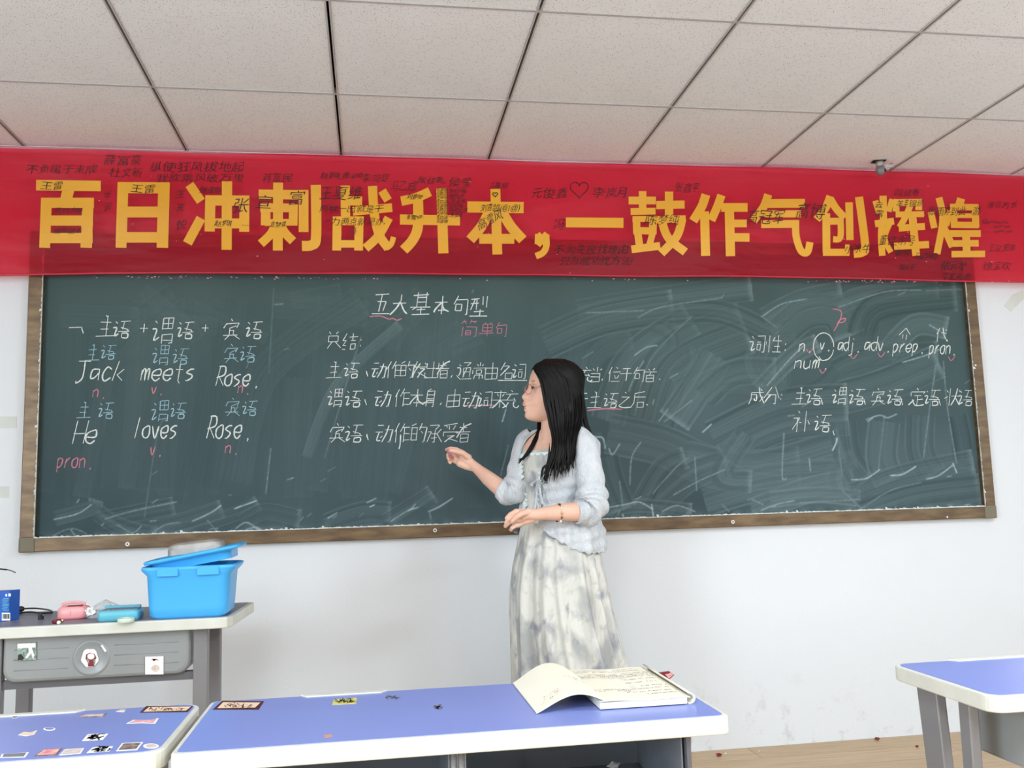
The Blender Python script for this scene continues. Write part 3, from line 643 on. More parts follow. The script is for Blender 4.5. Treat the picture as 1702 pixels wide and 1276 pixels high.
CH = [(0, 230, .2585, [('百', [([(232,300),(648,306)],68),([(440,330),(425,390)],76),([(299,382),(287,703)],70),([(566,384),(554,703)],74),([(270,414),(604,414)],66),([(270,528),(598,528)],66),([(266,640),(596,640)],66)]),
    ('日', [([(757,316),(1090,318)],72),([(757,473),(1085,473)],70),([(752,636),(1080,636)],68),([(791,282),(778,703)],70),([(1055,284),(1044,703)],74)]),
    ('冲', [([(1218,296),(1292,404)],60),([(1292,512),(1205,674)],62),([(1460,275),(1457,716)],66),([(1353,366),(1348,598)],66),([(1572,368),(1570,600)],64),([(1320,398),(1603,400)],66),([(1320,546),(1600,546)],64)])]),
  (420, 240, .2820, [('刺', [([(150,225),(148,625)],58),([(35,293),(270,297)],56),([(78,345),(76,477)],56),([(45,372),(255,374)],52),([(240,350),(238,478)],52),([(70,460),(262,458)],40),([(140,465),(105,530),(48,585)],52),([(160,465),(190,520),(238,570)],52),([(300,268),(300,516)],58),([(372,238),(374,540),(350,592),(290,598)],60)]),
    ('战', [([(545,242),(548,450)],55),([(560,332),(645,334)],54),([(498,424),(495,625)],52),([(628,424),(624,625)],52),([(472,450),(655,450)],52),([(472,586),(650,586)],44),([(590,394),(822,372)],52),([(706,245),(716,400),(745,530),(800,612)],54),([(785,612),(815,590),(830,545)],32),([(802,432),(740,540),(665,612)],52),([(762,272),(798,330)],50)]),
    ('升', [([(1045,278),(960,315),(875,334)],56),([(868,442),(1222,448)],60),([(974,315),(974,480),(945,560),(890,622)],60),([(1112,258),(1124,642)],60)]),
    ('本', [([(1430,262),(1442,648)],58),([(1265,368),(1597,372)],66),([(1400,380),(1350,480),(1282,562)],60),([(1460,380),(1520,480),(1592,562)],60),([(1335,556),(1542,556)],58)])]),
  (860, 240, .2585, [('，', [([(112,608),(205,612)],66),([(128,575),(190,645)],40),([(130,648),(190,572)],40),([(184,590),(186,650),(165,695),(118,718)],42)]),
    ('一', [([(312,501),(682,504)],64)]),
    ('鼓', [([(715,360),(890,360)],50),([(805,300),(805,440)],48),([(728,431),(888,428)],44),([(765,462),(768,575)],48),([(872,460),(870,575)],50),([(740,480),(895,478)],38),([(745,554),(895,556)],46),([(775,575),(785,650)],48),([(868,575),(848,650)],42),([(733,674),(918,652)],50),([(893,390),(1075,386)],52),([(975,303),(975,490)],54),([(895,484),(1082,478)],46),([(1060,475),(1025,590),(925,700)],54),([(928,490),(970,600),(1080,692)],54)]),
    ('作', [([(1212,322),(1185,400),(1130,492)],58),([(1203,430),(1210,716)],58),([(1312,325),(1285,400),(1246,488)],54),([(1310,405),(1480,405)],56),([(1362,400),(1370,718)],60),([(1380,508),(1475,508)],50),([(1370,597),(1492,598)],54)])]),
  (1260, 240, .2597, [('气', [([(65,320),(35,400),(-30,490)],52),([(55,378),(300,376)],56),([(35,444),(275,444)],46),([(20,510),(262,508)],50),([(240,490),(244,590),(275,680),(315,690),(332,625)],46)]),
    ('创', [([(462,330),(430,410),(375,480)],50),([(460,345),(500,410),(555,470)],48),([(436,440),(438,690)],50),([(430,492),(548,490)],44),([(528,480),(526,596),(480,606)],40),([(415,690),(585,690)],46),([(572,640),(570,700)],30),([(582,370),(588,612)],48),([(646,335),(685,640),(670,690),(612,700)],52)]),
    ('辉', [([(800,328),(803,510)],46),([(750,360),(775,440)],38),([(858,350),(835,430)],36),([(748,508),(870,490)],44),([(792,510),(788,600),(795,712)],42),([(845,500),(810,600),(850,690)],36),([(868,372),(1052,370)],44),([(890,350),(882,430)],44),([(1030,350),(1028,420)],44),([(880,448),(1062,446)],38),([(975,390),(940,470),(905,530)],40),([(900,536),(1068,524)],44),([(870,652),(1094,640)],46),([(985,430),(1012,712)],50)]),
    ('煌', [([(1158,340),(1182,480),(1145,700)],44),([(1106,430),(1128,535)],42),([(1228,420),(1205,520)],38),([(1185,520),(1245,655)],46),([(1300,345),(1285,395)],52),([(1250,385),(1256,532)],44),([(1388,385),(1394,532)],46),([(1228,400),(1408,402)],42),([(1235,456),(1400,456)],30),([(1235,514),(1412,516)],40),([(1225,570),(1425,570)],44),([(1238,634),(1412,632)],42),([(1238,702),(1453,700)],42),([(1330,555),(1336,705)],50)])])]
for ox, oy, sc, chars in CH:
    for ch, ss in chars:
        mb = MB()
        for k, (pts, wd) in enumerate(ss): thick(mb, [(ox+a*sc, oy+b*sc) for a, b in pts], wd*sc, .0012+.00012*k)
        obj('yellow_character', mb, 'gold', bn)
# signatures and slogans in marker
def text(s, x0, y0, h, m='ink', x1=None, vert=False, ang=0, shear=.25, off=-.012):
    cu = bpy.data.curves.new('t', 'FONT'); cu.body = s; cu.size = 1; cu.resolution_u = 2
    o = bpy.data.objects.new('t', cu); COL.objects.link(o)
    cu.offset = off
    dg = bpy.context.evaluated_depsgraph_get(); me = bpy.data.meshes.new_from_object(o.evaluated_get(dg))
    co = [Vector(v.co) for v in me.vertices]; fs = [tuple(p.vertices) for p in me.polygons]
    bpy.data.objects.remove(o); bpy.data.meshes.remove(me)
    if not co: return None
    a = min(c.x for c in co); b = max(c.x for c in co); sc = h/.92; sx = (x1-x0)/(b-a) if x1 else sc
    vs = []; ca, sa = math.cos(R_(ang)), math.sin(R_(ang))
    for c in co:
        X_ = (c.x-a)*sx+c.y*sc*shear+1.2*math.sin(c.x*2.3+x0); Y_ = -c.y*sc+.9*math.sin(c.x*3+x0)
        vs.append((x0+X_*ca-Y_*sa, y0+X_*sa+Y_*ca))
    return vs, fs
TX = [('不负属于未成', 43, 287, 15, 160), ('薛富豪', 173, 273, 17, 233), ('杜文新', 181, 293, 16, 235), ('纵使狂风拔地起', 247, 284, 17, 405), ('我欲乘风破万里', 258, 301, 14, 404), ('张佳俊', 332, 320, 11, 367), ('牛', 170, 330, 13, 182), ('茹', 171, 348, 13, 184),
      ('王', 290, 328, 14, 306), ('喜', 290, 350, 14, 306), ('悦', 290, 380, 18, 308), ('张', 386, 352, 25, 412), ('宣', 425, 345, 22, 450), ('富', 478, 338, 24, 502), ('蒋富民', 434, 301, 15, 484), ('赵春晓,推1600', 533, 296, 11, 600), ('王夏维', 530, 330, 23, 598), ('李鸟辉', 601, 302, 15, 646),
      ('马乙成', 648, 316, 18, 690), ('侯莹', 746, 310, 17, 781), ('张佳新。', 695, 304, 11, 742), ('两横一出就是干', 531, 352, 13, 636), ('一力两点就是办,', 536, 373, 13, 640), ('马', 580, 389, 12, 592), ('王嘉欣', 812, 312, 10, 843), ('元俊鑫', 882, 328, 18, 941), ('李岚月', 985, 327, 18, 1040),
      ('张鑫宇', 1122, 318, 16, 1161), ('冯', 918, 380, 20, 936), ('不为失败找理由', 921, 421, 16, 1042), ('只为成功找方法!', 930, 439, 15, 1051), ('高冠军', 1240, 370, 24, 1300), ('高博', 1322, 361, 26, 1369), ('阎建春', 1487, 325, 12, 1528), ('董佳明号', 1460, 406, 17, 1520), ('小冰牛', 1402, 419, 16, 1446),
      ('李梦', 1487, 425, 11, 1512), ('马婷明', 1520, 430, 12, 1556), ('张云龙', 1564, 447, 15, 1606), ('王家云彬', 1564, 466, 14, 1612), ('良山子', 1495, 448, 12, 1521), ('Go!', 1633, 371, 10, 1647), ('王立芳婷', 1642, 417, 13, 1687), ('徐宝欢', 1633, 447, 14, 1679), ('来日方长', 1640, 345, 12, 1690)]
TB = [('王雷', 68, 314, 14, 102), ('王雷', 218, 319, 14, 255), ('赵梦琪', 357, 375, 10, 385), ('赵梦琪', 449, 377, 10, 474), ('刘静VIP', 677, 330, 9, 702), ('佳雪VIP', 675, 364, 8, 702), ('刘首鸽(@1@)', 798, 350, 13, 862), ('高雪风', 797, 382, 18, 842), ('陈梦纯', 1073, 372, 17, 1128), ('羊羊锦绣', 1489, 343, 13, 1533),
      ('徐雨婷到此一游', 1543, 357, 15, 1628), ('云', 1455, 345, 10, 1467), ('露', 1455, 360, 12, 1468), ('come on.', 1650, 371, 7, 1677), ('come on.', 1652, 378, 7, 1679), ('come on.', 1652, 386, 7, 1682), ('百日冲刺', 91, 353, 9, 136), ('金榜题名', 88, 387, 9, 134), ('... .. .', 402, 374, 8, 432)]
k_ = 0
for k in range(9): TB.append((['加油刘婷', '必胜王佳', '冲冲冲冲', '成功上岸'][k % 4], 726, 317+k*6.6, 6.5, 744))
for k in range(6): TX.append((['刘红梅', '张婷加油', '王孟孟'][k % 3], 747, 320+k*8, 7.5, 775-k % 2*6))
for lst, m in ((TX, 'ink'), (TB, 'inkb')):
    for t in lst:
        mb = MB(); r = text(t[0], t[1], t[2], t[3], m, t[4], off=-.008 if t[3] > 11 else 0, ang=-28 if t[0] == '高雪风' else 0)
        if r: k_ += 1; mb.add([bpt(u, v, .0032+.00002*(k_ % 20)) for u, v in r[0]], r[1]); obj('marker_writing', mb, m, bn)
    for cx, cy, s in ((963, 314, 15), (823, 323, 4)):
        if (s > 10) == (m == 'ink'):
            hp = [(cx+s*math.sin(t)**3, cy-s*(.81*math.cos(t)-.31*math.cos(2*t)-.12*math.cos(3*t)-.06*math.cos(4*t))) for t in [i/20*2*math.pi for i in range(21)]]
            mb = MB(); thick(mb, hp, 1.3, .0034); obj('marker_heart', mb, m, bn)
for nm, px, lb in (('tape_strip', [(0, 692), (28, 692), (28, 711), (0, 711)], 'pale strip of old tape on the wall left of the chalkboard, upper one'), ('tape_strip', [(-4, 808), (15, 808), (15, 827), (-4, 827)], 'short pale strip of old tape on the wall left of the chalkboard, lower one'),
                   ('tape_strip', [(1669, 508), (1683, 490), (1700, 482), (1704, 494), (1680, 518)], 'greyish torn tape mark on the wall right of the chalkboard')):
    q = [ony(u, v, -.0005) for u, v in px]; n = len(q)
    o = obj(nm, MB().add([(p.x, -.0012, p.z) for p in q]+[(p.x, 0, p.z) for p in q], [tuple(range(n))]+[(i, n+i, n+(i+1) % n, (i+1) % n) for i in range(n)]), 'tape'); tag(o, lb, 'tape')

# small sensor on the ceiling edge
c = ony(1463, 285, -.13); c.z = HC
sn = thing('ceiling_sensor', 'small grey round sensor with torn film hanging at the ceiling above the banner', 'sensor', c)
obj('neck', MB().tube([(c.x, c.y, HC-.003), (c.x, c.y, HC-.026)], [.017, .0155], 20), 'greyc', sn, smooth=True)
obj('dome', MB().ell((c.x+.002, c.y, HC-.043), (.0205, .0205, .021), 24, 14), 'steel', sn, smooth=True)
obj('lens', MB().ell((c.x+.012, c.y-.012, HC-.046), .0085, 14, 10), 'black', sn, smooth=True)
obj('base_plate', MB().prism([(c.x-.034, c.y-.012), (c.x+.02, c.y-.024), (c.x+.022, c.y+.02), (c.x-.03, c.y+.02)], HC-.0045, HC-.003), 'dark', sn)
mb = MB(); rnd = random.Random(9); rows = []
for j in range(6): rows.append([(c.x+.012+.044*j/5, c.y-.014+rnd.uniform(-.006, .006), HC-.018-.034*(1-j/6)*i/4+rnd.uniform(-.004, .004)) for i in range(5)])
obj('torn_film', mb.grid(rows), 'bag', sn, solid=.0008); obj('film_strip', MB().add([(c.x+.018, c.y-.012, HC-.018), (c.x+.052, c.y-.016, HC-.014), (c.x+.052, c.y-.016, HC-.019), (c.x+.018, c.y-.012, HC-.024)], [(0, 1, 2, 3)]), 'brown', sn, solid=.001)

# ------------------------------------------------------------------ desks
def desk(label, x0, x1, y0, y1, h, lam='lam', notch=True, rear=False, tray='tray_d', corner=.03, cut=0, slope=True, notch_at=(.25, .42), tx=None, panels=True):
    th = .03
    t = thing('school_desk', label, 'desk', ((x0+x1)/2, (y0+y1)/2, 0), None)
    if cut:      # chamfered back corners
        pts = [(x0, y0), (x1-.045, y0), (x1-.03, y0+.004), (x1-.018, y0+.03), (x1, y1-.02), (x1-.004, y1-.005), (x1-.02, y1), (x0, y1)]
        inn = [(x0, y0+.012), (x1-.05, y0+.012), (x1-.032, y0+.03), (x1-.014, y1-.025), (x1-.024, y1-.010), (x0, y1-.010)]
    else:
        pts = rounded(x0, x1, y0, y1, corner); e = .0085
        inn = rounded(x0+e, x1-e, y0+e, y1-e, corner-e*.6)
    obj('edge_band', MB().prism(pts, h-th, h), 'desk_edge', t, bevel=.0035)
    if notch and not cut:
        a = x0+(x1-x0)*notch_at[0]; b = x0+(x1-x0)*notch_at[1]; q = []
        q = [p for p in inn]
        # carve the pen groove strip out of the laminate's back edge
        yb = y1-e; s = [(b+.012, yb), (b, yb-.013), (a, yb-.013), (a-.012, yb)]
        n = 7; inn = inn[:n]+s+inn[n:]
        obj('pen_groove', MB().prism([(a, y1-.021), (b, y1-.021), (b+.012, y1-.003), (a-.012, y1-.003)], h, h+.0032), 'desk_edge', t, bevel=.001)
    obj('laminate_surface', MB().prism(inn, h, h+.0008), lam, t)
    zt = h-th; xa, xb = tx or (x0+.06, x1-.075); ya, yb = y0+.035, y1-.06; td = .125
    # book tray
    if rear:
        pts = []; r = .035
        for cx, a0, a1 in ((xb-r, 0, -90), (xa+r, -90, -180)):
            for k in range(9): a = R_(a0+(a1-a0)*k/8); pts.append((cx+r*math.cos(a), zt-td+r+r*math.sin(a)))
        pts = [(xb, zt)]+pts+[(xa, zt)]
        cx_, cz_ = (xa+xb)/2, sum(p[1] for p in pts)/len(pts); n = len(pts)
        mb = MB()
        lay = [(ya+.006, .93), (ya, .90)]
        v0 = [(x, yb, z) for x, z in pts]; v1 = [(x, ya+.012, z) for x, z in pts]; v2 = [(cx_+(x-cx_)*.985, ya+.003, zt+(z-zt)*.965) for x, z in pts]; v3 = [(cx_+(x-cx_)*.96, ya, zt+(z-zt)*.91) for x, z in pts]
        mb.add(v0+v1+v2+v3, [(i+k*n, i+1+k*n, n+i+1+k*n, n+i+k*n) for k in range(3) for i in range(n-1)]+[tuple(range(3*n, 4*n))])
        obj('book_tray', mb, tray, t, smooth=False, bevel=.002)
        cx = xa+(xb-xa)*.47
        for r0, r1, yy in ((.047, .043, .004),):
            mb = MB(); rows = []
            for rr, y_ in ((.05, ya+.0005), (.046, ya-.0035), (.042, ya-.0035), (.038, ya-.001), (.001, ya-.0015)): rows.append([(cx+rr*math.cos(2*math.pi*k/40), y_, zt-.066+rr*math.sin(2*math.pi*k/40)) for k in range(40)])
            obj('round_emboss', mb.grid(rows, closed=True), tray, t, smooth=True)
        for a, b in ((xa+.03, cx-.06), (cx+.06, xb-.03)):
            for zz in (zt-.035, zt-.062, zt-.09): obj('pressed_rib', MB().tube([(a, ya+.0015, zz), (b, ya+.0015, zz)], .003, 8, flat=.7), tray, t, smooth=True)
        obj('rail', MB().box(x0+.04, xb+.01, ya+.02, ya+.045, zt-td-.018, zt-td+.004), 'steel_d', t)
    else:
        mid = (xa+xb)/2
        for a, b in ((xa, mid-.012), (mid+.012, xb)):
            mb = MB(); s = .003
            mb.box(a, b, yb-s, yb, zt-td, zt).box(a, b, ya, yb, zt-td-s, zt-td).box(a, a+s, ya, yb, zt-td, zt).box(b-s, b, ya, yb, zt-td, zt)
            tr = obj('book_tray', mb, tray, t, bevel=.001)
            # raised rounded pressing on the tray's back wall
            p = rounded(a+.02, b-.06, zt-.062, zt-.006, .014); n = len(p); mb = MB()
            c0 = sum(q[0] for q in p)/n; c1 = sum(q[1] for q in p)/n
            mb.add([(x, yb-s, z) for x, z in p]+[(c0+(x-c0)*.985, yb-s-.009, c1+(z-c1)*.88) for x, z in p], [(i, (i+1) % n, n+(i+1) % n, n+i) for i in range(n)]+[tuple(range(n, 2*n))])
            obj('pressing', mb, tray, tr, bevel=.003, smooth=False)
            obj('round_emboss', MB().ell(((a+b)/2-.01, yb-s-.008, zt-.01), (.03, .006, .022), 20, 10), tray, tr, smooth=True)
        obj('divider_post', MB().tube([(mid-.006, ya+.004, zt-td-.02), (mid-.006, ya+.004, zt)], .006, 10).tube([(mid+.007, ya+.004, zt-td-.02), (mid+.007, ya+.004, zt)], .006, 10), 'steel', t, smooth=True)
        for x in (xa-.012, xb+.004) if panels else ((xb+.004),): obj('side_panel', MB().box(x, x+.008, ya-.01, yb+.02, zt-td-.08, zt), 'steel_d', t, bevel=.002)
    # two A-shaped leg frames with feet
    for x in ((x0+.045, x1-.06) if not rear else (xa-.024, xb+.027)):
        ym = (y0+y1)/2; w_ = .011
        zf = .025
        if rear:
            for yy in (y0+.06, y1-.09): obj('leg', MB().box(x-.02, x+.02, yy-.015, yy+.015, zf, zt), 'steel', t, bevel=.004)
        else:
            for yt, yo in ((y1-.07, ym+.045), (y0+(.075 if panels else .135), ym-.02)):
                mb = MB(); a = (.026 if yt > ym else .017) if panels else (.034 if yt > ym+.01 else .017); mb.add([(x-w_, yo-a*.8, zf), (x+w_, yo-a*.8, zf), (x+w_, yo+a*.8, zf), (x-w_, yo+a*.8, zf), (x-w_, yt-a, zt), (x+w_, yt-a, zt), (x+w_, yt+a, zt), (x-w_, yt+a, zt)],
                         [(0,3,2,1),(4,5,6,7),(0,1,5,4),(1,2,6,5),(2,3,7,6),(3,0,4,7)])
                obj('leg', mb, 'steel', t, bevel=.004)
        obj('foot', MB().box(x-.018, x+.018, y0+.02, y1+.02, 0, .03), 'steel_d', t, bevel=.006)
    obj('crossbar', MB().box(x0+.05, x1-.06, (y0+y1)/2+.05, (y0+y1)/2+.07, .12, .16), 'steel', t, bevel=.003)
    return t
DH = .66
dc = desk('blue-topped double desk in the middle holding the open notebook', 1.0, 1.905, -2.095, -1.725, DH, notch_at=(.2, .36), corner=.016)
dl = desk('blue-topped desk in the lower left corner dotted with stickers', .06, .985, -2.075, -1.735, DH, notch_at=(.5, .76), corner=.035)
dr = desk('blue-topped desk at the lower right corner, its end and legs in view', 2.395, 3.3, -2.09, -1.765, DH, notch_at=(.16, .42), corner=.03, tray='tray', tx=(2.52, 3.22), panels=False)
HB = .72
db = desk('grey-topped desk by the wall under the chalkboard, carrying the blue bin', .16, .935, -.915, -.545, HB, lam='lamg', rear=True, tray='tray', cut=1, tx=(.308, .800))

def flat(name, px, m, parent, z, lift=.0012, label=None, inset=None, thick_=.0004):
    q = [onz(u, v, z) for u, v in px]; n = len(q); z0 = z+.0008; z1 = z+lift
    mb = MB().add([(p.x, p.y, z1-thick_) for p in q]+[(p.x, p.y, z1) for p in q], [tuple(range(n, 2*n)), tuple(range(n))[::-1]]+[(i, (i+1) % n, n+(i+1) % n, n+i) for i in range(n)])
    return obj(name, mb, m, parent, label=label)
def scrib(px0, px1, z, n, m, parent, seed, name='print', w_=.0009, lift=.0016):
    rnd = random.Random(seed); mb = MB(); (u0, v0), (u1, v1) = px0, px1
    for i in range(n):
        u = rnd.uniform(u0, u1); v = rnd.uniform(v0, v1); p = onz(u, v, z); a = p.x; b = p.y
        pts = [Vector((a+rnd.uniform(-.006, .006), b+rnd.uniform(-.012, .012), z+lift)) for _ in range(3)]
        for s, e in zip(pts[:-1], pts[1:]):
            d = (e-s); nn = Vector((-d.y, d.x, 0)).normalized()*w_; mb.add([s-nn, e-nn, e+nn, s+nn], [(0, 1, 2, 3)])
    return obj(name, mb, m, parent)
MT['kraft'] = mat('kraft_label', (232, 206, 176), .7); MT['maroon'] = mat('maroon_print', (72, 28, 36), .6); MT['yel'] = mat('yellow_label', (214, 206, 120), .6); MT['orange'] = mat('orange_mark', (196, 140, 104), .7)
MT['photo'] = mat('dark_photo_print', (60, 50, 52), .45, rgb2=(170, 150, 140), scale=110); MT['photo2'] = mat('pale_photo_print', (196, 170, 165), .45, rgb2=(226, 214, 206), scale=110); MT['pinkp'] = mat('pink_print', (216, 120, 128), .6, rgb2=(236, 190, 190), scale=70)
MT['greenp'] = mat('green_photo_print', (70, 92, 88), .5, rgb2=(170, 188, 176), scale=130); MT['greyp'] = mat('grey_print', (120, 122, 130), .6)
# centre desk: schedule label, yellow label, marks
s = flat('name_label', [(370, 1165), (439, 1166), (430, 1180), (353, 1180)], 'maroon', dc, DH, label='maroon and cream schedule label')
obj('print', MB().add([tuple(onz(u, v, DH)+Vector((0, 0, .0016))) for u, v in ((371, 1168), (433, 1168.5), (424, 1177), (361, 1178))], [(0, 1, 2, 3)]), 'kraft', s)
scrib((372, 1171), (420, 1176), DH, 26, 'maroon', s, 3, 'lettering', .0006, .002)
s = flat('sticker', [(555, 1163), (593, 1160), (592, 1170), (552, 1172)], 'yel', dc, DH, label='yellow label printed in black'); scrib((558, 1163), (588, 1168), DH, 30, 'black', s, 5, w_=.0008)
flat('sticker', [(538, 1223), (550, 1221), (553, 1224), (540, 1227)], 'orange', dc, DH, label='small orange mark')
for k, (u, v, r) in enumerate(((652, 1158, 9), (730, 1175, 5))): scrib((u-r, v-3), (u+r, v+3), DH, 16, 'greyp', dc, 11+k, 'smudge', .0012, .001)
# left desk stickers
s = flat('name_label', [(243, 1174), (321, 1174), (312, 1184), (232, 1185)], 'maroon', dl, DH, label='maroon and cream schedule label'); obj('print', MB().add([tuple(onz(u, v, DH)+Vector((0, 0, .0016))) for u, v in ((248, 1176), (318, 1175), (309, 1182), (238, 1184))], [(0, 1, 2, 3)]), 'kraft', s)
scrib((250, 1178), (305, 1181), DH, 22, 'maroon', s, 8, 'lettering', .0006, .002)
for px, base, inner, lb in (([(136, 1232), (146, 1221), (180, 1220), (171, 1230)], 'white', 'black', 'white rectangular sticker with a black figure'), ([(193, 1249), (203, 1236), (238, 1234), (228, 1247)], 'white', 'photo', 'white-bordered dark photo sticker'),
                            ([(144, 1252), (154, 1243), (188, 1241), (182, 1249)], 'white', 'black', 'white sticker with a black drawing'), ([(98, 1256), (108, 1246), (140, 1244), (134, 1253)], 'white', 'photo2', 'white-bordered pale photo sticker'),
                            ([(56, 1258), (72, 1246), (104, 1244), (94, 1256)], 'photo', 'pinkp', 'dark red and green photo sticker'), ([(0, 1260), (3, 1254), (48, 1251), (42, 1259)], 'white', 'greyp', 'white cut-out sticker at the left edge'),
                            ([(128, 1193), (140, 1188), (178, 1186), (172, 1192)], 'photo', 'photo2', 'dark sticker by the pen groove'), ([(210, 1203), (222, 1197), (252, 1197), (264, 1194), (258, 1203), (236, 1202)], 'white', 'pinkp', 'pink and white cut-out sticker'),
                            ([(30, 1222), (40, 1217), (52, 1218), (62, 1214), (57, 1221), (44, 1224)], 'white', 'kraft', 'white cut-out sticker'), ([(19, 1192), (29, 1189), (30, 1193), (22, 1195)], 'white', 'greyp', 'tiny white sticker'),
                            ([(193, 1183), (200, 1180), (209, 1180), (206, 1184)], 'white', 'kraft', 'small white sticker by the pen groove')):
    s = flat('sticker', px, base, dl, DH, label=lb); cx = sum(p[0] for p in px)/len(px); cy = sum(p[1] for p in px)/len(px)
    if inner == 'black': scrib((cx-10, cy-3), (cx+10, cy+3), DH, 18, 'black', s, int(cx), w_=.0014)
    else: obj('print', MB().add([tuple(onz(cx+(u-cx)*.84, cy+(v-cy)*.8, DH)+Vector((0, 0, .0016))) for u, v in px], [tuple(range(len(px)))]), inner, s)
for (u, v, a, b) in ((251, 1240.5, 13, 4), (82, 1212, 10, 2.6)):
    s = flat('sticker', [(u+a*math.cos(t), v+b*math.sin(t)) for t in [i/20*6.283 for i in range(20)]], 'white', dl, DH, label='oval white sticker'); obj('print', MB().add([tuple(onz(u+a*.72*math.cos(t), v+b*.7*math.sin(t), DH)+Vector((0, 0, .0016))) for t in [i/20*6.283 for i in range(20)]], [tuple(range(20))]), 'photo2' if u > 200 else 'lam', s)
# stickers on the rear desk's tray front
yt = -.915+.035
def vst(name, px, m, parent, d=.0012, label=None):
    d += .0032
    q = [ony(u, v, yt) for u, v in px]; n = len(q)
    return obj(name, MB().add([(p.x, yt-d, p.z) for p in q]+[(p.x, yt+.003, p.z) for p in q], [tuple(range(n))]+[(i, n+i, n+(i+1) % n, (i+1) % n) for i in range(n)]), m, parent, label=label)
s = vst('sticker', [(29, 1069), (61, 1067), (61, 1096), (29, 1098)], 'greenp', db, label='small photo sticker of two people outdoors')
vst('print', [(30, 1069), (60, 1068), (60, 1075), (30, 1077)], 'white', s, .0016); vst('print', [(48, 1074), (52, 1070), (54, 1076), (58, 1088), (56, 1095), (53, 1084), (46, 1094), (43, 1092), (49, 1083)], 'white', s, .0018); vst('print', [(31, 1088), (36, 1086), (42, 1093), (38, 1096), (31, 1097)], 'black', s, .0018)
s = vst('sticker', [(150+14*math.cos(t)*(1+.08*math.sin(5*t)), 1093+15.5*math.sin(t)*(1+.06*math.cos(6*t))) for t in [i/28*6.283 for i in range(28)]], 'white', db, label='round-edged cut-out sticker in red, green and white')
vst('print', [(144, 1087), (150, 1084), (158, 1086), (161, 1092), (158, 1102), (157, 1107), (147, 1107), (147, 1101), (143, 1094)], 'red', s, .0016); vst('print', [(145, 1093), (149, 1096), (149, 1102), (145, 1098)], 'greenp', s, .0019); vst('print', [(155, 1096), (160, 1094), (159, 1102), (156, 1103)], 'greenp', s, .0019)
vst('print', [(152+6*math.cos(t), 1090+5*math.sin(t)) for t in [i/14*6.283 for i in range(14)]], 'white', s, .0022)
s = vst('sticker', [(242, 1091), (272, 1090), (272, 1120), (242, 1120)], 'white', db, label='square white sticker with a pencil drawing of a wreathed head')
vst('print', [(250+16*i/12+2.4*math.cos(i*2.2), 1096+2.6*math.sin(i*2.9)) for i in range(12)], 'pinkp', s, .0016); vst('print', [(259+7*math.cos(t), 1110+6*math.sin(t)) for t in [i/16*6.283 for i in range(16)]], 'photo2', s, .0016)
vst('tape_bit', [(168, 1072), (171, 1071), (178, 1081), (175, 1083)], 'white', db)

# open notebook on the centre desk
nb = thing('notebook', 'open cream notebook with handwriting lying on the middle desk', 'notebook', (1.74, -1.87, DH+.0008))
z0 = DH+.0025
def page(xl, xr, yA, yB, zf, th, skew=0.):
    mb = MB(); top = []; bot = []; n = 18
    for i in range(n+1):
        t = i/n; top.append([(xl+(xr-xl)*t+skew*(1-s), yA+(yB-yA)*s, zf(t, s)) for s in (0, .33, .66, 1)]); bot.append([(xl+(xr-xl)*t+skew*(1-s), yA+(yB-yA)*s, zf(t, s)-th) for s in (0, .33, .66, 1)])
    mb.grid(top); mb.grid(bot)
    for s in (0, 3): mb.grid([[a[s], b[s]] for a, b in zip(top, bot)])
    mb.grid([[p for p in top[0]], [p for p in bot[0]]]); mb.grid([[p for p in top[-1]], [p for p in bot[-1]]]); return mb
arch = lambda t, s: z0+.002+.034*math.sin(math.pi*min(1, t*.98))**1.1*(.62+.38*t)*(.75+.25*s)+.012*t
obj('left_pages', page(1.588, 1.712, -2.0, -1.745, arch, .0025, .002), 'cream', nb, smooth=False)
blk = lambda t, s: z0+.0135-.002*t+.001*math.sin(t*9)
obj('page_block', page(1.703, 1.862, -2.002, -1.715, lambda t, s: z0+.0115, .0112, .0), 'pagee', nb)
obj('right_page', page(1.702, 1.868, -2.004, -1.714, blk, .0008, .0), 'cream', nb)
mb = MB(); rows = []
for k in range(13):
    a = R_(95-200*k/12); r = .0098; rows.append([(1.868+r*math.cos(a), y, z0+.0118-.0035+r*.9*math.sin(a)) for y in (-2.0, -1.9, -1.8, -1.716)])
obj('curled_cover', mb.grid(rows), 'cream', nb, smooth=True, solid=.0016, label='right cover rolled under')
mb = MB(); rnd = random.Random(21)
def hand_line(xa, xb, y, zf, step=.0042, amp=.0028, w_=.00075):
    x = xa
    while x < xb:
        if rnd.random() < .86:
            for _ in range(2):
                a = Vector((x+rnd.uniform(0, step*.6), y+rnd.uniform(-amp, amp), 0)); b = Vector((x+rnd.uniform(.3, 1)*step, y+rnd.uniform(-amp, amp), 0)); a.z = zf(a.x)+.0005; b.z = zf(b.x)+.0005
                d = b-a; nn = Vector((-d.y, d.x, 0)); nn = nn.normalized()*w_ if nn.length > 1e-6 else Vector((w_, 0, 0)); mb.add([a-nn, b-nn, b+nn, a+nn], [(0, 1, 2, 3)])
        x += step
zr = lambda x: blk((x-1.702)/.166, 0)+.0002
for y, a, b in ((-1.735, .04, .8), (-1.75, .06, .9), (-1.772, .2, .96), (-1.785, .05, .97), (-1.80, .03, .97), (-1.83, .55, .95), (-1.86, .5, .9), (-1.893, .65, .97), (-1.915, .05, .96), (-1.928, .03, .5), (-1.94, .4, .97), (-1.96, .6, .95)): hand_line(1.702+.166*a, 1.702+.166*b, y, zr)
for ya_, yb_ in ((-1.79, -1.80), (-1.81, -1.812)):
    hand_line(1.71, 1.86, ya_, zr, .003, .0005)
zl = lambda x: arch((x-1.588)/.124, .5)+.0014
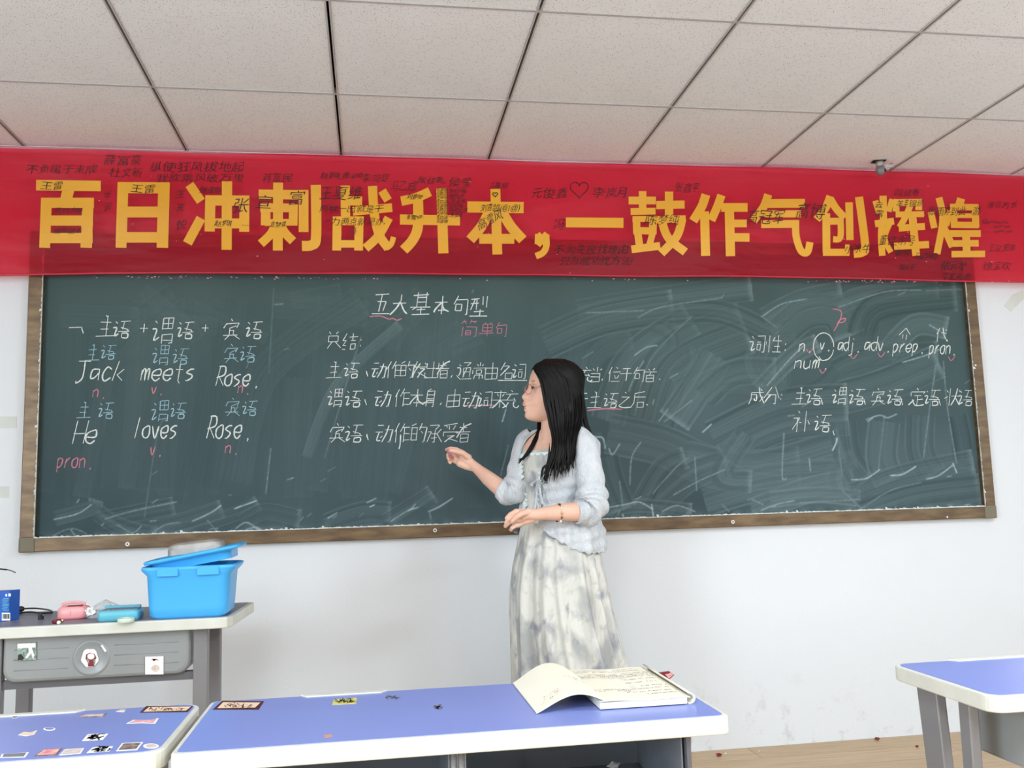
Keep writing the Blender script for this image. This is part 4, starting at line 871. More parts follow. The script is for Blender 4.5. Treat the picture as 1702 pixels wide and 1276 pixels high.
for y, a, b in ((-1.955, .18, .42), (-1.968, .16, .45), (-1.984, .1, .35), (-1.87, .6, .95), (-1.89, .7, .92), (-1.93, .65, .8)): hand_line(1.588+.124*a, 1.588+.124*b, y, zl, .004, .002)
obj('handwriting', mb, 'photo', nb, kind='stuff')
q = [onz(u, v, DH) for u, v in ((1093, 1121), (1112, 1120), (1121, 1128), (1108, 1134))]
lt = thing('schedule_label', 'small peeling red and white label behind the notebook on the middle desk', 'label', (q[0].x, q[0].y, DH+.001))
mb = MB(); A = [(q[0].x, q[0].y), (q[1].x, q[1].y), (q[2].x, q[2].y), (q[3].x, q[3].y)]
mb.add([(A[0][0], A[0][1], DH+.004), (A[1][0], A[1][1], DH+.006), (A[2][0], A[2][1], DH+.008), (A[3][0], A[3][1], DH+.0012)], [(0, 1, 2, 3)]); obj('backing', mb, 'red', lt, solid=.0006)
mb = MB(); cx = sum(a[0] for a in A)/4; cy = sum(a[1] for a in A)/4
mb.add([(cx+(a[0]-cx)*.7+.002, cy+(a[1]-cy)*.6-.006, z+.0008) for a, z in zip(A, (DH+.004, DH+.006, DH+.0078, DH+.0022))], [(0, 1, 2, 3)]); obj('print', mb, 'pinkp', lt, solid=.0004)
# crumpled bits in the desk tray
def crumple(name, label, cat, p, r, m, seed):
    rnd = random.Random(seed); mb = MB(); mb.ell(p, r, 12, 8); mb.v = [tuple(Vector(p)+(Vector(v)-Vector(p))*rnd.uniform(.55, 1.25)) for v in mb.v]
    o = obj(name, mb, m); tag(o, label, cat); return o
zt = DH-.03-.125
crumple('foil_wrapper', 'crumpled dark shiny wrapper in the right tray of the middle desk', 'wrapper', (1.62, -1.93, zt+.0235), (.016, .012, .012), 'steel_d', 3)
crumple('foil_wrapper', 'small crumpled silvery wrapper at the back of the same tray near the right end', 'wrapper', (1.76, -1.86, zt+.019), (.012, .008, .007), 'greyc', 4)

# ------------------------------------------------------------------ things on the rear desk
hb = HB+.001
def P3(u, v, y=None, z=None): return onz(u, v, hb) if y is None else ony(u, v, y)
# blue bin
b0 = P3(244, 1031); yb0 = b0.y+.002; xa, xb = ony(244, 1028, yb0).x, ony(378, 1022, yb0).x; zr_ = ony(300, 944, yb0).z; dp = .17
bxn = thing('storage_bin', 'sky blue plastic storage bin with clip tabs standing on the rear desk', 'bin', ((xa+xb)/2, yb0+dp/2, hb))
def rr(x0, x1, y0, y1, r, z, n=6): return [(x, y, z) for x, y in rounded(x0, x1, y0, y1, r, n)]
g = .006
rings = [rr(xa+.014, xb-.014, yb0+.012, yb0+dp-.012, .02, hb), rr(xa+.004, xb-.004, yb0+.003, yb0+dp-.003, .024, hb+.008), rr(xa, xb, yb0, yb0+dp, .026, hb+.03), rr(xa-g, xb+g, yb0-g, yb0+dp+g, .028, zr_-.02), rr(xa-.021, xb+.021, yb0-.012, yb0+dp+.012, .03, zr_-.004),
         rr(xa-.021, xb+.023, yb0-.013, yb0+dp+.013, .03, zr_+.004), rr(xa-.016, xb+.016, yb0-.008, yb0+dp+.008, .028, zr_+.006), rr(xa-.004, xb+.004, yb0, yb0+dp, .026, zr_+.003), rr(xa+.002, xb-.002, yb0+.005, yb0+dp-.005, .022, hb+.01)]
mb = MB().grid(rings, closed=True); n = len(rings[0]); mb.add(rings[0], [tuple(range(n))[::-1]]); mb.add(rings[-1], [tuple(range(n))])
obj('body', mb, 'blue', bxn, smooth=True)
for u0, u1 in ((261, 296), (328, 364)):
    a = ony(u0, 950, yb0-.012).x; b = ony(u1, 950, yb0-.012).x; z = ony(280, 958, yb0-.014).z
    obj('clip_tab', MB().box(a, b, yb0-.016, yb0-.004, z, zr_+.003), 'blue', bxn, bevel=.002)
# lid: shallow second tub pushed in at a tilt

cx, cz = xa+.0, zr_+.014; tilt = math.atan2(.034, .21)
def tl(p):
    x, y, z = p; dx = x-cx; dz = z-cz; return (cx+dx*math.cos(tilt)-dz*math.sin(tilt), y, cz+dx*math.sin(tilt)+dz*math.cos(tilt))
lx0, lx1 = xa-.014, xb+.034
rings = [rr(lx0+.02, lx1-.028, yb0+.006, yb0+dp-.006, .024, cz-.028), rr(lx0+.016, lx1-.026, yb0+.002, yb0+dp-.002, .026, cz-.004), rr(lx0, lx1, yb0-.010, yb0+dp+.010, .03, cz-.002), rr(lx0-.002, lx1+.002, yb0-.012, yb0+dp+.012, .03, cz+.005),
         rr(lx0+.004, lx1-.004, yb0-.006, yb0+dp+.006, .028, cz+.008), rr(lx0+.014, lx1-.016, yb0+.004, yb0+dp-.004, .026, cz+.003), rr(lx0+.02, lx1-.03, yb0+.01, yb0+dp-.01, .022, cz-.002)]
rings = [[tl(p) for p in r] for r in rings]
# the dropped wall under the raised end stays inside the bin rim
mb = MB().grid(rings, closed=True); n = len(rings[0]); mb.add(rings[0], [tuple(range(n))[::-1]]); mb.add(rings[-1], [tuple(range(n))]); obj('lid', mb, 'blue', bxn, smooth=True, label='tilted blue lid, right end raised')
# grey block-like tub resting on the lid
t0 = ony(277, 921, yb0+.05); t1 = ony(368, 910, yb0+.05); t = thing('metal_tub', 'dull grey upturned metal tub sitting on the tilted blue lid', 'tub', ((t0.x+t1.x)/2, yb0+.08, t0.z))
sl = (t1.z-t0.z)/(t1.x-t0.x)
def tb(p, h0): return (p[0], p[1], h0+sl*(p[0]-t0.x)+p[2])
rings = [[tb(p, t0.z-.006) for p in rr(t0.x, t1.x, yb0+.045, yb0+.145, .02, 0)], [tb(p, t0.z-.004) for p in rr(t0.x, t1.x, yb0+.045, yb0+.145, .02, .012)], [(p[0], p[1], t0.z+.02+.012*math.sin((p[0]-t0.x)/(t1.x-t0.x)*2.2)) for p in rr(t0.x+.002, t1.x-.004, yb0+.05, yb0+.14, .02, 0)],
         [(p[0], p[1], t0.z+.024+.012*math.sin((p[0]-t0.x)/(t1.x-t0.x)*2.2)) for p in rr(t0.x+.012, t1.x-.016, yb0+.06, yb0+.13, .016, 0)]]
mb = MB().grid(rings, closed=True); n = len(rings[0]); mb.add(rings[0], [tuple(range(n))[::-1]]); mb.add(rings[-1], [tuple(range(n))]); obj('shell', mb, 'greyc', t, smooth=False, bevel=.002)
# pink case
a = P3(91, 1031); yc = a.y; x0_ = a.x; x1_ = ony(143, 1026, yc).x; zt_ = ony(115, 1007, yc).z; dpt = .06
t = thing('pink_case', 'small pink plastic case with a carry handle on the rear desk', 'case', ((x0_+x1_)/2, yc+dpt/2, hb))
def puff(x0, x1, y0, y1, z0, z1, r, e=.006):
    rings = [rr(x0+e, x1-e, y0+e, y1-e, r*.8, z0), rr(x0, x1, y0, y1, r, z0+e), rr(x0, x1, y0, y1, r, z1-e*1.5), rr(x0+e*.6, x1-e*.6, y0+e*.6, y1-e*.6, r*.9, z1-e*.4), rr(x0+e*2, x1-e*2, y0+e*2, y1-e*2, r*.7, z1)]
    mb = MB().grid(rings, closed=True); n = len(rings[0]); mb.add(rings[0], [tuple(range(n))[::-1]]); mb.add(rings[-1], [tuple(range(n))]); return mb
obj('body', puff(x0_, x1_, yc, yc+dpt, hb, zt_-.003, .024, .006), 'pink', t, smooth=True)
obj('base_rim', MB().prism(rounded(x0_-.001, x1_+.001, yc-.001, yc+dpt+.001, .024), hb+.003, hb+.006), 'pinkd', t)
xm = (x0_+x1_)/2
obj('handle', MB().tube(smooth_path([(xm-.026, yc+.03, zt_-.006), (xm-.022, yc+.028, zt_+.006), (xm+.02, yc+.028, zt_+.006), (xm+.026, yc+.03, zt_-.006)], 5), .004, 8), 'pink', t, smooth=True); obj('clasp', MB().box(xm-.012, xm+.026, yc+.012, yc+.022, zt_-.004, zt_+.001), 'red', t, bevel=.001)
for s in (-1, 1): obj('pivot', MB().tube([(xm+s*.03, yc+.025, zt_-.005), (xm+s*.03, yc+.025, zt_+.007)], .003, 8), 'pink', t, smooth=True)
obj('seam', MB().box(xm-.001, xm, yc-.0005, yc+.004, hb+.01, zt_-.012), 'pinkd', t)
# white cloth, teal box, tape roll, plastic bag
crumple('tissue', 'crumpled white tissue between the pink case and the teal box', 'tissue', (P3(152, 1027).x, P3(152, 1029).y+.02, hb+.0175), (.017, .018, .0135), 'white', 8)
a = P3(160, 1034); x0_ = a.x; x1_ = ony(229, 1027, a.y).x; z1_ = ony(190, 1011, a.y+.02).z
t = thing('teal_box', 'teal plastic box with a dark printed top on the rear desk', 'box', ((x0_+x1_)/2, a.y+.04, hb))
obj('body', puff(x0_, x1_, a.y, a.y+.075, hb, z1_-.004, .012, .004), 'teal', t, smooth=True)
obj('label', MB().prism(rounded(x0_+.012, x1_-.006, a.y+.012, a.y+.062, .004), z1_-.004, z1_-.0025), 'ink2', t, label='dark printed label')
obj('lid_edge', MB().prism(rounded(x0_+.002, x1_-.008, a.y+.066, a.y+.074, .003), z1_-.004, z1_+.003), 'teal', t)
c_ = P3(212, 1032); c_.y = a.y-.0235
mb = MB(); rows = []
for r_, z_ in ((.021, hb), (.022, hb+.0012), (.022, hb+.0105), (.021, hb+.0115), (.013, hb+.0115), (.0125, hb+.006), (.013, hb)): rows.append([(c_.x+r_*math.cos(k/32*6.283), c_.y+r_*math.sin(k/32*6.283), z_) for k in range(32)])
rows.append(rows[0]); o = obj('tape_roll', mb.grid(rows, closed=True), 'roll', smooth=True); tag(o, 'roll of pale greenish clear tape lying in front of the teal box', 'tape roll')
mb = MB(); rnd = random.Random(12); bx_, by_ = P3(203, 1012).x, a.y+.125; rows = []
for j in range(9):
    t_ = j/8; r_ = (1-t_**1.8); rows.append([(bx_+(.062*math.cos(k/26*6.283)*r_+rnd.uniform(-.005, .005)*r_), by_+(.042*math.sin(k/26*6.283)*r_+rnd.uniform(-.004, .004)*r_), hb+.001+.046*t_+rnd.uniform(-.002, .003)*min(1, t_*3)) for k in range(26)])
o = obj('plastic_bag', mb.grid(rows, closed=True), 'bag'); tag(o, 'crumpled clear plastic bag behind the teal box', 'bag')
# carton at the left, black cable, cap, lipstick, ball
a = P3(22, 1031); x1_ = ony(17, 1020, a.y).x; zt_ = ony(20, 981, a.y).z
t = thing('blue_carton', 'blue printed cardboard carton with a barcode at the left end of the rear desk', 'carton', (x1_-.06, a.y+.02, hb))
obj('body', MB().prism([(x1_-.13, a.y-.035), (x1_, a.y-.01), (x1_+.014, a.y+.03), (x1_-.115, a.y+.01)], hb, zt_), 'carton', t, bevel=.001)
def cart(u0, v0, u1, v1, m, d, par, name='print'):     # on the carton's front face
    def pp(u, v):
        n_ = Vector((.025, -.13, 0)).normalized(); o_ = Vector((x1_, a.y-.01, 0)); r_ = ray(u, v); k = (o_-EYE).dot(n_)/r_.dot(n_); return EYE+r_*k+n_*d
    q = [pp(u0, v0), pp(u1, v0), pp(u1, v1), pp(u0, v1)]; return obj(name, MB().add([tuple(p) for p in q], [(0, 1, 2, 3)]), m, par)
lb_ = cart(3, 1018, 17, 1031, 'white', .0006, t, 'barcode_label')
mb = MB()
for k in range(7): cart(4.5+k*1.7, 1020, 5.4+k*1.7+(k % 3)*.2, 1028, 'black', .0012, lb_, 'bar')
for k in range(9): cart(3 if k % 2 else 5, 994+k*2.4, 15-(k*5) % 4, 995+k*2.4, 'teal', .0006, t, 'print_line')
cart(9, 987, 12, 991, 'white', .0006, t); cart(14, 986, 18, 991, 'white', .0006, t)
pa = [P3(24, 1018), P3(36, 1014), P3(60, 1013), P3(82, 1016), P3(86, 1020), P3(70, 1021), P3(50, 1019), P3(32, 1021), P3(26, 1024)]
pa = [Vector((p.x, p.y, hb+.004)) for p in pa]; t = thing('black_cable', 'coiled thin black cable with a plug beside the blue carton', 'cable', (pa[0].x, pa[0].y, hb))
obj('cord', MB().tube(smooth_path(pa, 6), .0026, 8), 'black', t, smooth=True); p = P3(34, 1018); obj('plug', MB().ell((p.x, p.y, hb+.011), (.012, .009, .009), 14, 10).tube([(p.x-.01, p.y, hb+.009), (p.x-.022, p.y, hb+.006)], .004, 8), 'black', t, smooth=True)
p = P3(68, 1029); o = obj('bottle_cap', MB().tube([(p.x, p.y, hb), (p.x, p.y, hb+.008), (p.x-.002, p.y, hb+.0085), (p.x-.002, p.y, hb+.017)], [.0078, .0078, .0055, .005], 16), 'black', smooth=False); tag(o, 'small black rubber plug standing on the rear desk left of the pink case', 'plug')
p = P3(91, 1035.5); q = P3(108, 1033); p.y -= .012; q.y -= .012; t = thing('lip_balm', 'dark red lip balm tube lying in front of the pink case', 'lip balm', ((p.x+q.x)/2, p.y, hb))
obj('cap', MB().tube([(p.x, p.y, hb+.0052), (q.x-.008, q.y, hb+.0052)], .005, 14), 'red', t, smooth=True); obj('tube', MB().tube([(q.x-.008, q.y, hb+.0052), (q.x, q.y, hb+.0052)], .0046, 14), 'goldm', t, smooth=True)
p = P3(91, 1040); p.y = max(p.y, -.905); o = obj('white_bead', MB().ell((p.x, p.y+.003, hb+.005), .0052, 14, 10), 'white', smooth=True); tag(o, 'tiny white bead at the front edge of the rear desk', 'bead')
# thin wire reaching into view above the carton, from a small lamp neck standing off to the left
w0 = ony(-60, 950, -.63); t = thing('wire_stem', 'thin black wire arching in from the left above the blue carton', 'wire', (w0.x-.02, -.63, hb))
pts = [Vector((w0.x-.02, -.63, hb)), Vector((w0.x-.02, -.63, (hb+w0.z)/2)), Vector((w0.x-.012, -.63, w0.z-.012)), ony(-14, 946, -.63), ony(12, 946.5, -.63), ony(26, 951.5, -.63)]
obj('wire', MB().tube(smooth_path(pts, 6), .0014, 8), 'black', t, smooth=True); obj('sleeve', MB().tube(smooth_path([pts[2], pts[3], pts[4]], 6), .0024, 8), 'black', t, smooth=True); obj('base', MB().tube([(pts[0].x, -.63, hb), (pts[0].x, -.63, hb+.006)], .02, 20), 'black', t)

# litter along the foot of the wall
for k, (u, v, r_, m, nm, lb) in enumerate(((1195, 1255, .012, 'red', 'litter_scrap', 'dark red scrap on the floor by the wall, right of the middle desk'), (1458, 1228, .011, 'brown', 'litter_scrap', 'dark brown crumb at the foot of the wall near the right desk'),
                                        (1552, 1230, .010, 'white', 'chalk_stub', 'white chalk bit on the floor near the right desk'), (1524, 1240, .008, 'brown', 'litter_scrap', 'small brown crumb on the floor left of the right desk leg'),
                                        (1206, 1251, .005, 'white', 'chalk_stub', 'tiny white chalk crumb beside the dark red scrap'), (1262, 1247, .004, 'white', 'chalk_stub', 'tiny white chalk crumb on the floor under the wall stain'))):
    p = onz(u, v, .004); crumple(nm, lb, 'litter' if 'litter' in nm else 'chalk', (p.x, min(p.y, -.015), r_*.55), (r_, r_*.7, r_*.45), m, 30+k)

# ------------------------------------------------------------------ the teacher
PY = -.47
per = thing('person', 'woman with long black hair in a pale cardigan, pointing pink chalk at the board', 'person', (1.96, -.46, 0))
FD = Vector((-.72, -.69, 0)).normalized(); SD = Vector((.69, -.72, 0)).normalized()
def pp(u, v, y=PY): return ony(u, v, y)
# head rows: v, centre profile u, side profile u, back u, half width
HEAD = [(598.5,912,912,932,.014),(600.5,902,902,943,.034),(605,893,893,953,.052),(612,886.5,887,960,.063),(622,882,883,965,.070),(632,879.3,881,967,.0725),(638,878.2,881.5,967,.0725),(642,878,882.5,967,.072),(646,875.8,882.5,966,.0715),
        (650,873,882,965,.071),(654,869.8,881,964,.070),(657.5,866.8,880,962,.069),(660,866.6,879.5,960,.068),(662.5,868.5,879,958,.067),(665,870.6,878.6,956,.066),(667.5,869.2,878,954,.0645),(670.5,867.6,878,951,.063),(673.5,869.4,878.5,949,.061),
        (675.5,872.4,879,947,.059),(678,870.6,879,945,.056),(681,870.4,879,943,.0535),(684,873.4,879.5,940,.050),(688,872.2,879.5,937,.046),(692,872.3,881,934,.041),(695.5,875.4,884,930,.034),(698.5,882,890,926,.025),(700.5,892,898,918,.012)]
AXU = 922.
def head_mb(grow=0.):
    mb = MB(); rows = []; n = 56
    for v, uc, us, ub, W in HEAD:
        c = pp(AXU, v, PY); xc = pp(uc, v, PY).x; xs = pp(us, v, PY).x; xb = pp(ub, v, PY).x; row = []
        sg = .0105 if 642 <= v <= 663 else (.0065 if v < 667 else .019 if v < 683 else .024)
        sg = .0085 + .006*max(0, (v-650)/12) if v <= 663 else sg
        for k in range(n):
            t = 2*math.pi*k/n; ct, st = math.cos(t), math.sin(t)
            s = (W+grow)*(abs(st)**.92)*(1 if st >= 0 else -1)
            if ct >= 0:
                a = (c.x-xs)*ct**.82; a += (xs-xc)*math.exp(-(s/sg)**2)
                # eye sockets
                for e in (-1, 1): a -= .0075*math.exp(-((s-e*.030)/.014)**2-((v-646)/5.5)**2)
                a += .002*math.exp(-((abs(s)-.036)/.014)**2-((v-663)/9)**2)
            else: a = -(xb-c.x)*(-ct)**.9
            row.append((c.x-a, PY-s, c.z))
        rows.append(row)
    mb.grid(rows, closed=True); mb.add(rows[0], [tuple(range(n))]); mb.add(rows[-1], [tuple(range(n))[::-1]]); return mb
def fuse(mb, voxel, name, sm=3):
    me = bpy.data.meshes.new('tmp'); me.from_pydata([tuple(p) for p in mb.v], [], mb.f)
    bm = bmesh.new(); bm.from_mesh(me); bmesh.ops.remove_doubles(bm, verts=bm.verts, dist=1e-5); bmesh.ops.recalc_face_normals(bm, faces=bm.faces); bm.to_mesh(me); bm.free()
    o = bpy.data.objects.new('tmp', me); COL.objects.link(o)
    md = o.modifiers.new('r', 'REMESH'); md.mode = 'VOXEL'; md.voxel_size = voxel
    if sm: s = o.modifiers.new('s', 'SMOOTH'); s.factor = .5; s.iterations = sm
    out = bpy.data.meshes.new_from_object(o.evaluated_get(bpy.context.evaluated_depsgraph_get()))
    bpy.data.objects.remove(o); out.name = name; out.polygons.foreach_set('use_smooth', [True]*len(out.polygons)); return out
body = head_mb()
body.caps([pp(924, 672, PY+.005), pp(920, 700, PY+.005), pp(919, 728, PY), pp(921, 745, PY+.01)], [.046, .043, .046, .065], 20)
TOR = [(714,922,.07,.045),(720,923,.105,.055),(728,925,.142,.066),(738,925,.16,.076),(752,925,.158,.088),(770,924,.15,.1),(790,923,.142,.104),(812,922,.124,.092),(835,922,.117,.086),(856,924,.12,.09),(880,926,.128,.092),(905,928,.132,.09),(935,930,.12,.08)]
def ringp(v, u, rw, rd, phi, y=PY+.02):
    c = pp(u, v, y); return c+FD*(rd*math.cos(phi))+SD*(rw*math.sin(phi))
def lerp_tor(v):
    if v <= TOR[0][0]: return TOR[0][1:]
    for a, b in zip(TOR[:-1], TOR[1:]):
        if v <= b[0]: t = (v-a[0])/(b[0]-a[0]); return tuple(a[k]*(1-t)+b[k]*t for k in (1, 2, 3))
    return TOR[-1][1:]
mb = MB(); rows = [[ringp(v, *lerp_tor(v), 2*math.pi*k/32) for k in range(32)] for v in (714, 720, 728, 738, 752, 770, 790, 812, 835, 856, 880, 905, 935)]
body.grid(rows, closed=True); body.add(rows[0], [tuple(range(32))]); body.add(rows[-1], [tuple(range(32))[::-1]])
hip = pp(928, 915, PY+.02)
for s, fx in ((1, .02), (-1, -.01)):
    h0 = hip+SD*(.052*s); kn = Vector((h0.x+.02, h0.y-.01, .40)); an = Vector((kn.x+.015, kn.y+.03, .075))
    body.caps([h0, (h0+kn)/2, kn, (kn+an)/2+Vector((0, .01, 0)), an], [.06, .055, .045, .043, .031], 16)
    body.caps([an+Vector((0, 0, -.03)), an+FD*.07+Vector((0, 0, -.045)), an+FD*.13+Vector((0, 0, -.055))], [.032, .027, .017], 14)
    if s == 1: an1 = an
    else: an2 = an
# near (left) arm across the waist
S1, E1, W1 = pp(972, 744, -.55), pp(984, 846, -.61), pp(893, 857, -.655)
body.caps([S1, (S1+E1)/2, E1], [.044, .038, .034], 16)
body.caps([E1, pp(962, 850, -.62), pp(935, 851, -.64), pp(908, 853, -.652), pp(890, 855, -.655)], [.033, .033, .029, .022, .0195], 18)
# near hand, loosely closed, back of hand up
def chain(pts, rad): body.caps([pp(*p) for p in pts], rad, 10)
body.caps([pp(888, 855, -.656), pp(877, 854, -.657), pp(869, 857, -.655)], [.0185, .019, .017], 14)
body.caps([pp(884, 861, -.648), pp(874, 864, -.642), pp(867, 866, -.638)], [.016, .017, .0155], 14)
chain([(870,851,-.662),(858,849.5,-.668),(848,855,-.668),(842,861,-.664)], [.0105,.0092,.0082,.0072])
chain([(869,857,-.660),(855,856,-.668),(846,862,-.668),(841,868.5,-.662)], [.0105,.0092,.0082,.0072])
chain([(867,863,-.652),(854,864,-.662),(845,869,-.662),(840,874,-.655)], [.010,.009,.008,.007])
chain([(868,869,-.642),(857,873,-.650),(851,877,-.650),(849,880,-.643)], [.0092,.008,.0073,.0065])
chain([(879,850,-.665),(868,853,-.680),(858,859,-.686),(851,866,-.682)], [.012,.0105,.009,.0075])
# far (right) arm raised to the board
S2, E2 = pp(875, 742, -.37), pp(848, 822, -.43)
body.caps([S2, (S2+E2)/2, E2], [.034, .031, .031], 16)
body.caps([E2, pp(832, 811, -.41), pp(812, 795, -.37), pp(797, 782, -.335), pp(789, 775, -.318)], [.032, .031, .027, .0205, .0185], 18)
body.caps([pp(788, 774, -.316), pp(779, 767, -.30), pp(770, 759.5, -.292)], [.0175, .0185, .0165], 14)
body.caps([pp(786, 777, -.314), pp(775, 774, -.298), pp(764, 770, -.29)], [.014, .015, .0135], 14)
chain([(769,752,-.288),(758,746.5,-.292),(749,745,-.302),(742.5,747,-.312)], [.0098,.0084,.0075,.0065])
chain([(766,757,-.282),(754,751,-.278),(746,752.5,-.286),(744,756,-.300)], [.0098,.0084,.0076,.0065])
chain([(763,763,-.282),(751,757.5,-.276),(744.5,759.5,-.286),(746,763,-.300)], [.0094,.0082,.0074,.0064])
chain([(762,769,-.284),(752,765.5,-.278),(746.5,767,-.286),(748.5,769,-.299)], [.0086,.0074,.0066,.0058])
chain([(779,760,-.312),(769,752.5,-.325),(759,750,-.327),(748.5,748.5,-.322)], [.0125,.0105,.009,.0072])
bmesh_ = fuse(body, .0026, 'body', 2)
n = len(bmesh_.vertices); co = np.empty(n*3, 'f'); bmesh_.vertices.foreach_get('co', co); co = co.reshape(-1, 3).astype(float)
col = np.ones((n, 4))
def spot(c, r, rgb, k=1.):
    global col
    c = np.array(c); r = np.array(r); d = (((co-c)/r)**2).sum(1); w_ = (np.clip(1.3-d, 0, 1)*k)[:, None]; col[:, :3] = col[:, :3]*(1-w_)+np.array(rgb)*w_
for v_, c_ in ((670.6, (.86, .50, .50)), (679.6, (.84, .48, .50))): p = pp(869.5, v_, PY); spot(p, (.012, .019, .0045), c_)
p = pp(872, 675.3, PY); spot(p, (.006, .018, .0014), (.4, .2, .2))
p = pp(887, 634, PY); 
for e in (-1, 1): spot((pp(881.5, 635, PY).x, PY-e*.034, pp(881, 635, PY).z), (.012, .017, .0036), (.30, .24, .24), .8)
spot((pp(890, 668, PY).x, PY-.05, pp(890, 668, PY).z), (.03, .03, .03), (1., .93, .92), .6)
at = bmesh_.color_attributes.new('tone', 'FLOAT_COLOR', 'POINT'); at.data.foreach_set('color', col.astype('f').ravel())
bmesh_.materials.append(MT['skin']); place(bmesh_, 'body', per)
# eyes
for e in (-1, 1):
    ec = Vector((pp(886.3, 646.3, PY).x, PY-e*.030, pp(886, 646.3, PY).z))
    ey = obj('eye', MB().ell(ec+Vector((.001, 0, 0)), (.0105, .0105, .0055), 18, 12), 'pearl', per, smooth=True)
    obj('iris', MB().ell(ec+Vector((-.0082, -e*.001, -.0005)), (.0032, .0050, .0046), 14, 10), 'black', ey, smooth=True)
    obj('upper_lid', MB().tube([ec+Vector((-.0115*math.cos(a), -e*.013*math.sin(a), .0034-.003*abs(math.sin(a)))) for a in [R_(q) for q in range(-70, 71, 14)]], .0019, 6), 'black', ey, smooth=True)
# glasses
gl = MB(); gl2 = MB()
for e in (-1, 1):
    c = Vector((pp(877.5, 648, PY).x-.004, PY-e*.033, pp(878, 648.5, PY).z)); ax = Vector((e*.3*-1*-1, 0, 0)); yaw = R_(16)*e
    side = Vector((math.sin(yaw)*1, -e*math.cos(yaw)*e*1, 0)); side = Vector((math.sin(R_(16)), -e*math.cos(R_(16)), 0))
    pts = [c+side*(.024*math.copysign(abs(math.cos(t))**.8, math.cos(t)))+Vector((0, 0, .0175*math.copysign(abs(math.sin(t))**.8, math.sin(t)))) for t in [i/28*2*math.pi for i in range(29)]]
    gl.tube(pts, .0009, 6)
    top = c+side*.024+Vector((0, 0, .008)); end = Vector((pp(903, 647, PY).x, PY-e*.073, pp(903, 647, PY).z))
    gl2.tube([top, top+Vector((.003, -e*.004, 0)), end, end+Vector((.03, e*.004, -.004))], [.0014, .0019, .0019, .0015], 8)
    if e == 1: cl = c
gl.tube([pp(876.5, 645, PY)+Vector((-.003, .010, 0)), pp(875, 643.5, PY)+Vector((-.004, 0, 0)), pp(876.5, 645, PY)+Vector((-.003, -.010, 0))], .0011, 6)
g_ = obj('glasses', gl, 'rose', per, smooth=True, label='thin rose gold wire glasses'); obj('temple_arm', gl2, 'rose', g_, smooth=True)
# necklace, bracelet, ring
nk = [ringp(738+8*math.cos(a)**2*(1 if math.cos(a) > 0 else 0), 921, .062, .075, a) for a in [R_(q) for q in range(-80, 81, 8)]]
obj('necklace', MB().tube(nk, .0009, 6), 'goldm', per, smooth=True)
bc = pp(928, 852, -.641); ax = (pp(908, 853, -.652)-pp(935, 851, -.64)).normalized(); u1 = Vector((0, 0, 1)); u1 = (u1-ax*u1.dot(ax)).normalized(); u2 = ax.cross(u1)
bm_ = MB().tube([bc+(u1*math.cos(t)+u2*math.sin(t))*.0305 for t in [i/30*2*math.pi for i in range(31)]], .001, 6)
br = obj('bracelet', bm_, 'goldm', per, smooth=True)
for k in range(12):
    t = k/12*2*math.pi; obj('bead', MB().ell(bc+(u1*math.cos(t)+u2*math.sin(t))*.0315, .0042 if k % 2 else .0032, 10, 8), ['goldm', 'knit2', 'maroon'][k % 3], br, smooth=True)
# chalk held in the raised hand
q0, q1 = pp(742.5, 745.5, -.322), pp(753.5, 761, -.318)
o = obj('chalk_stick', MB().tube([q0, q0.lerp(q1, .1), q1], [.0035, .0045, .0046], 14), 'cp', smooth=True); tag(o, 'short stick of pink chalk held in the raised hand', 'chalk')
# shoes
for an in (an1, an2):
    mb = MB(); mb.caps([an+Vector((0, 0, -.038)), an+FD*.07+Vector((0, 0, -.045)), an+FD*.13+Vector((0, 0, -.053))], [.037, .033, .0215], 14)
    me = fuse(mb, .004, 'shoe', 3); 
    for vv in me.vertices: vv.co.z = max(vv.co.z, .004)
    me.materials.append(MT['white']); place(me, 'shoe', per)

# dress: bodice and long pleated skirt in one piece
rows = []; nphi = 220
def skirt(v, ul, ur, z=None):
    pass
SK = [(862,868,982),(875,866,986),(900,861,995),(940,853,1002),(980,849,1010),(1020,849,1019),(1060,851,1028),(1100,853,1040),(1140,855,1052),(1200,858,1068),(1270,862,1086),(1330,866,1100)]
rs_ = random.Random(17); ph = [rs_.uniform(0, 6.28) for _ in range(6)]
for v in (748, 756, 770, 790, 812, 835, 852):
    u, rw, rd = lerp_tor(v); g_ = .006; rows.append([ringp(v, u, rw+g_, rd+g_, 2*math.pi*k/nphi) for k in range(nphi)])
def fold(phi, t):
    ph2 = phi+.25*t*math.sin(phi*2+1)
    s = 0
    for k, a, p in ((9, .40, .3), (15, .36, 2.1), (26, .26, 4.0)):
        w_ = math.sin(k*ph2+p+.8*t); s += a*(abs(w_)**.6*(1 if w_ > 0 else -1))
    return s
for i in range(len(SK)-1):
    for j in range(4):
        f = j/4; v, ul, ur = [SK[i][q]*(1-f)+SK[i+1][q]*f for q in range(3)]
        t = (v-862)/470; c = pp((ul+ur)/2, v, PY-.0); hw = (pp(ur, v, PY).x-pp(ul, v, PY).x)/2; hd = hw*.95
        amp = .004+.026*min(1, t*1.6)
        rows.append([(c.x-hw*1.0*math.sin(phi+math.pi/2+math.pi)*-1*-1*(1) if False else c.x+(hw+amp*fold(phi, t)-amp*.5)*math.cos(phi), c.y+(hd+amp*fold(phi, t)-amp*.5)*math.sin(phi), c.z) for phi in [2*math.pi*(k/nphi)+math.pi+.76 for k in range(nphi)]])
# match the start angle of bodice rings (facing direction) to the skirt rings
mb = MB().grid(rows, closed=True); obj('dress', mb, 'dress', per, smooth=True, label='cream dress blotched in grey and blue')

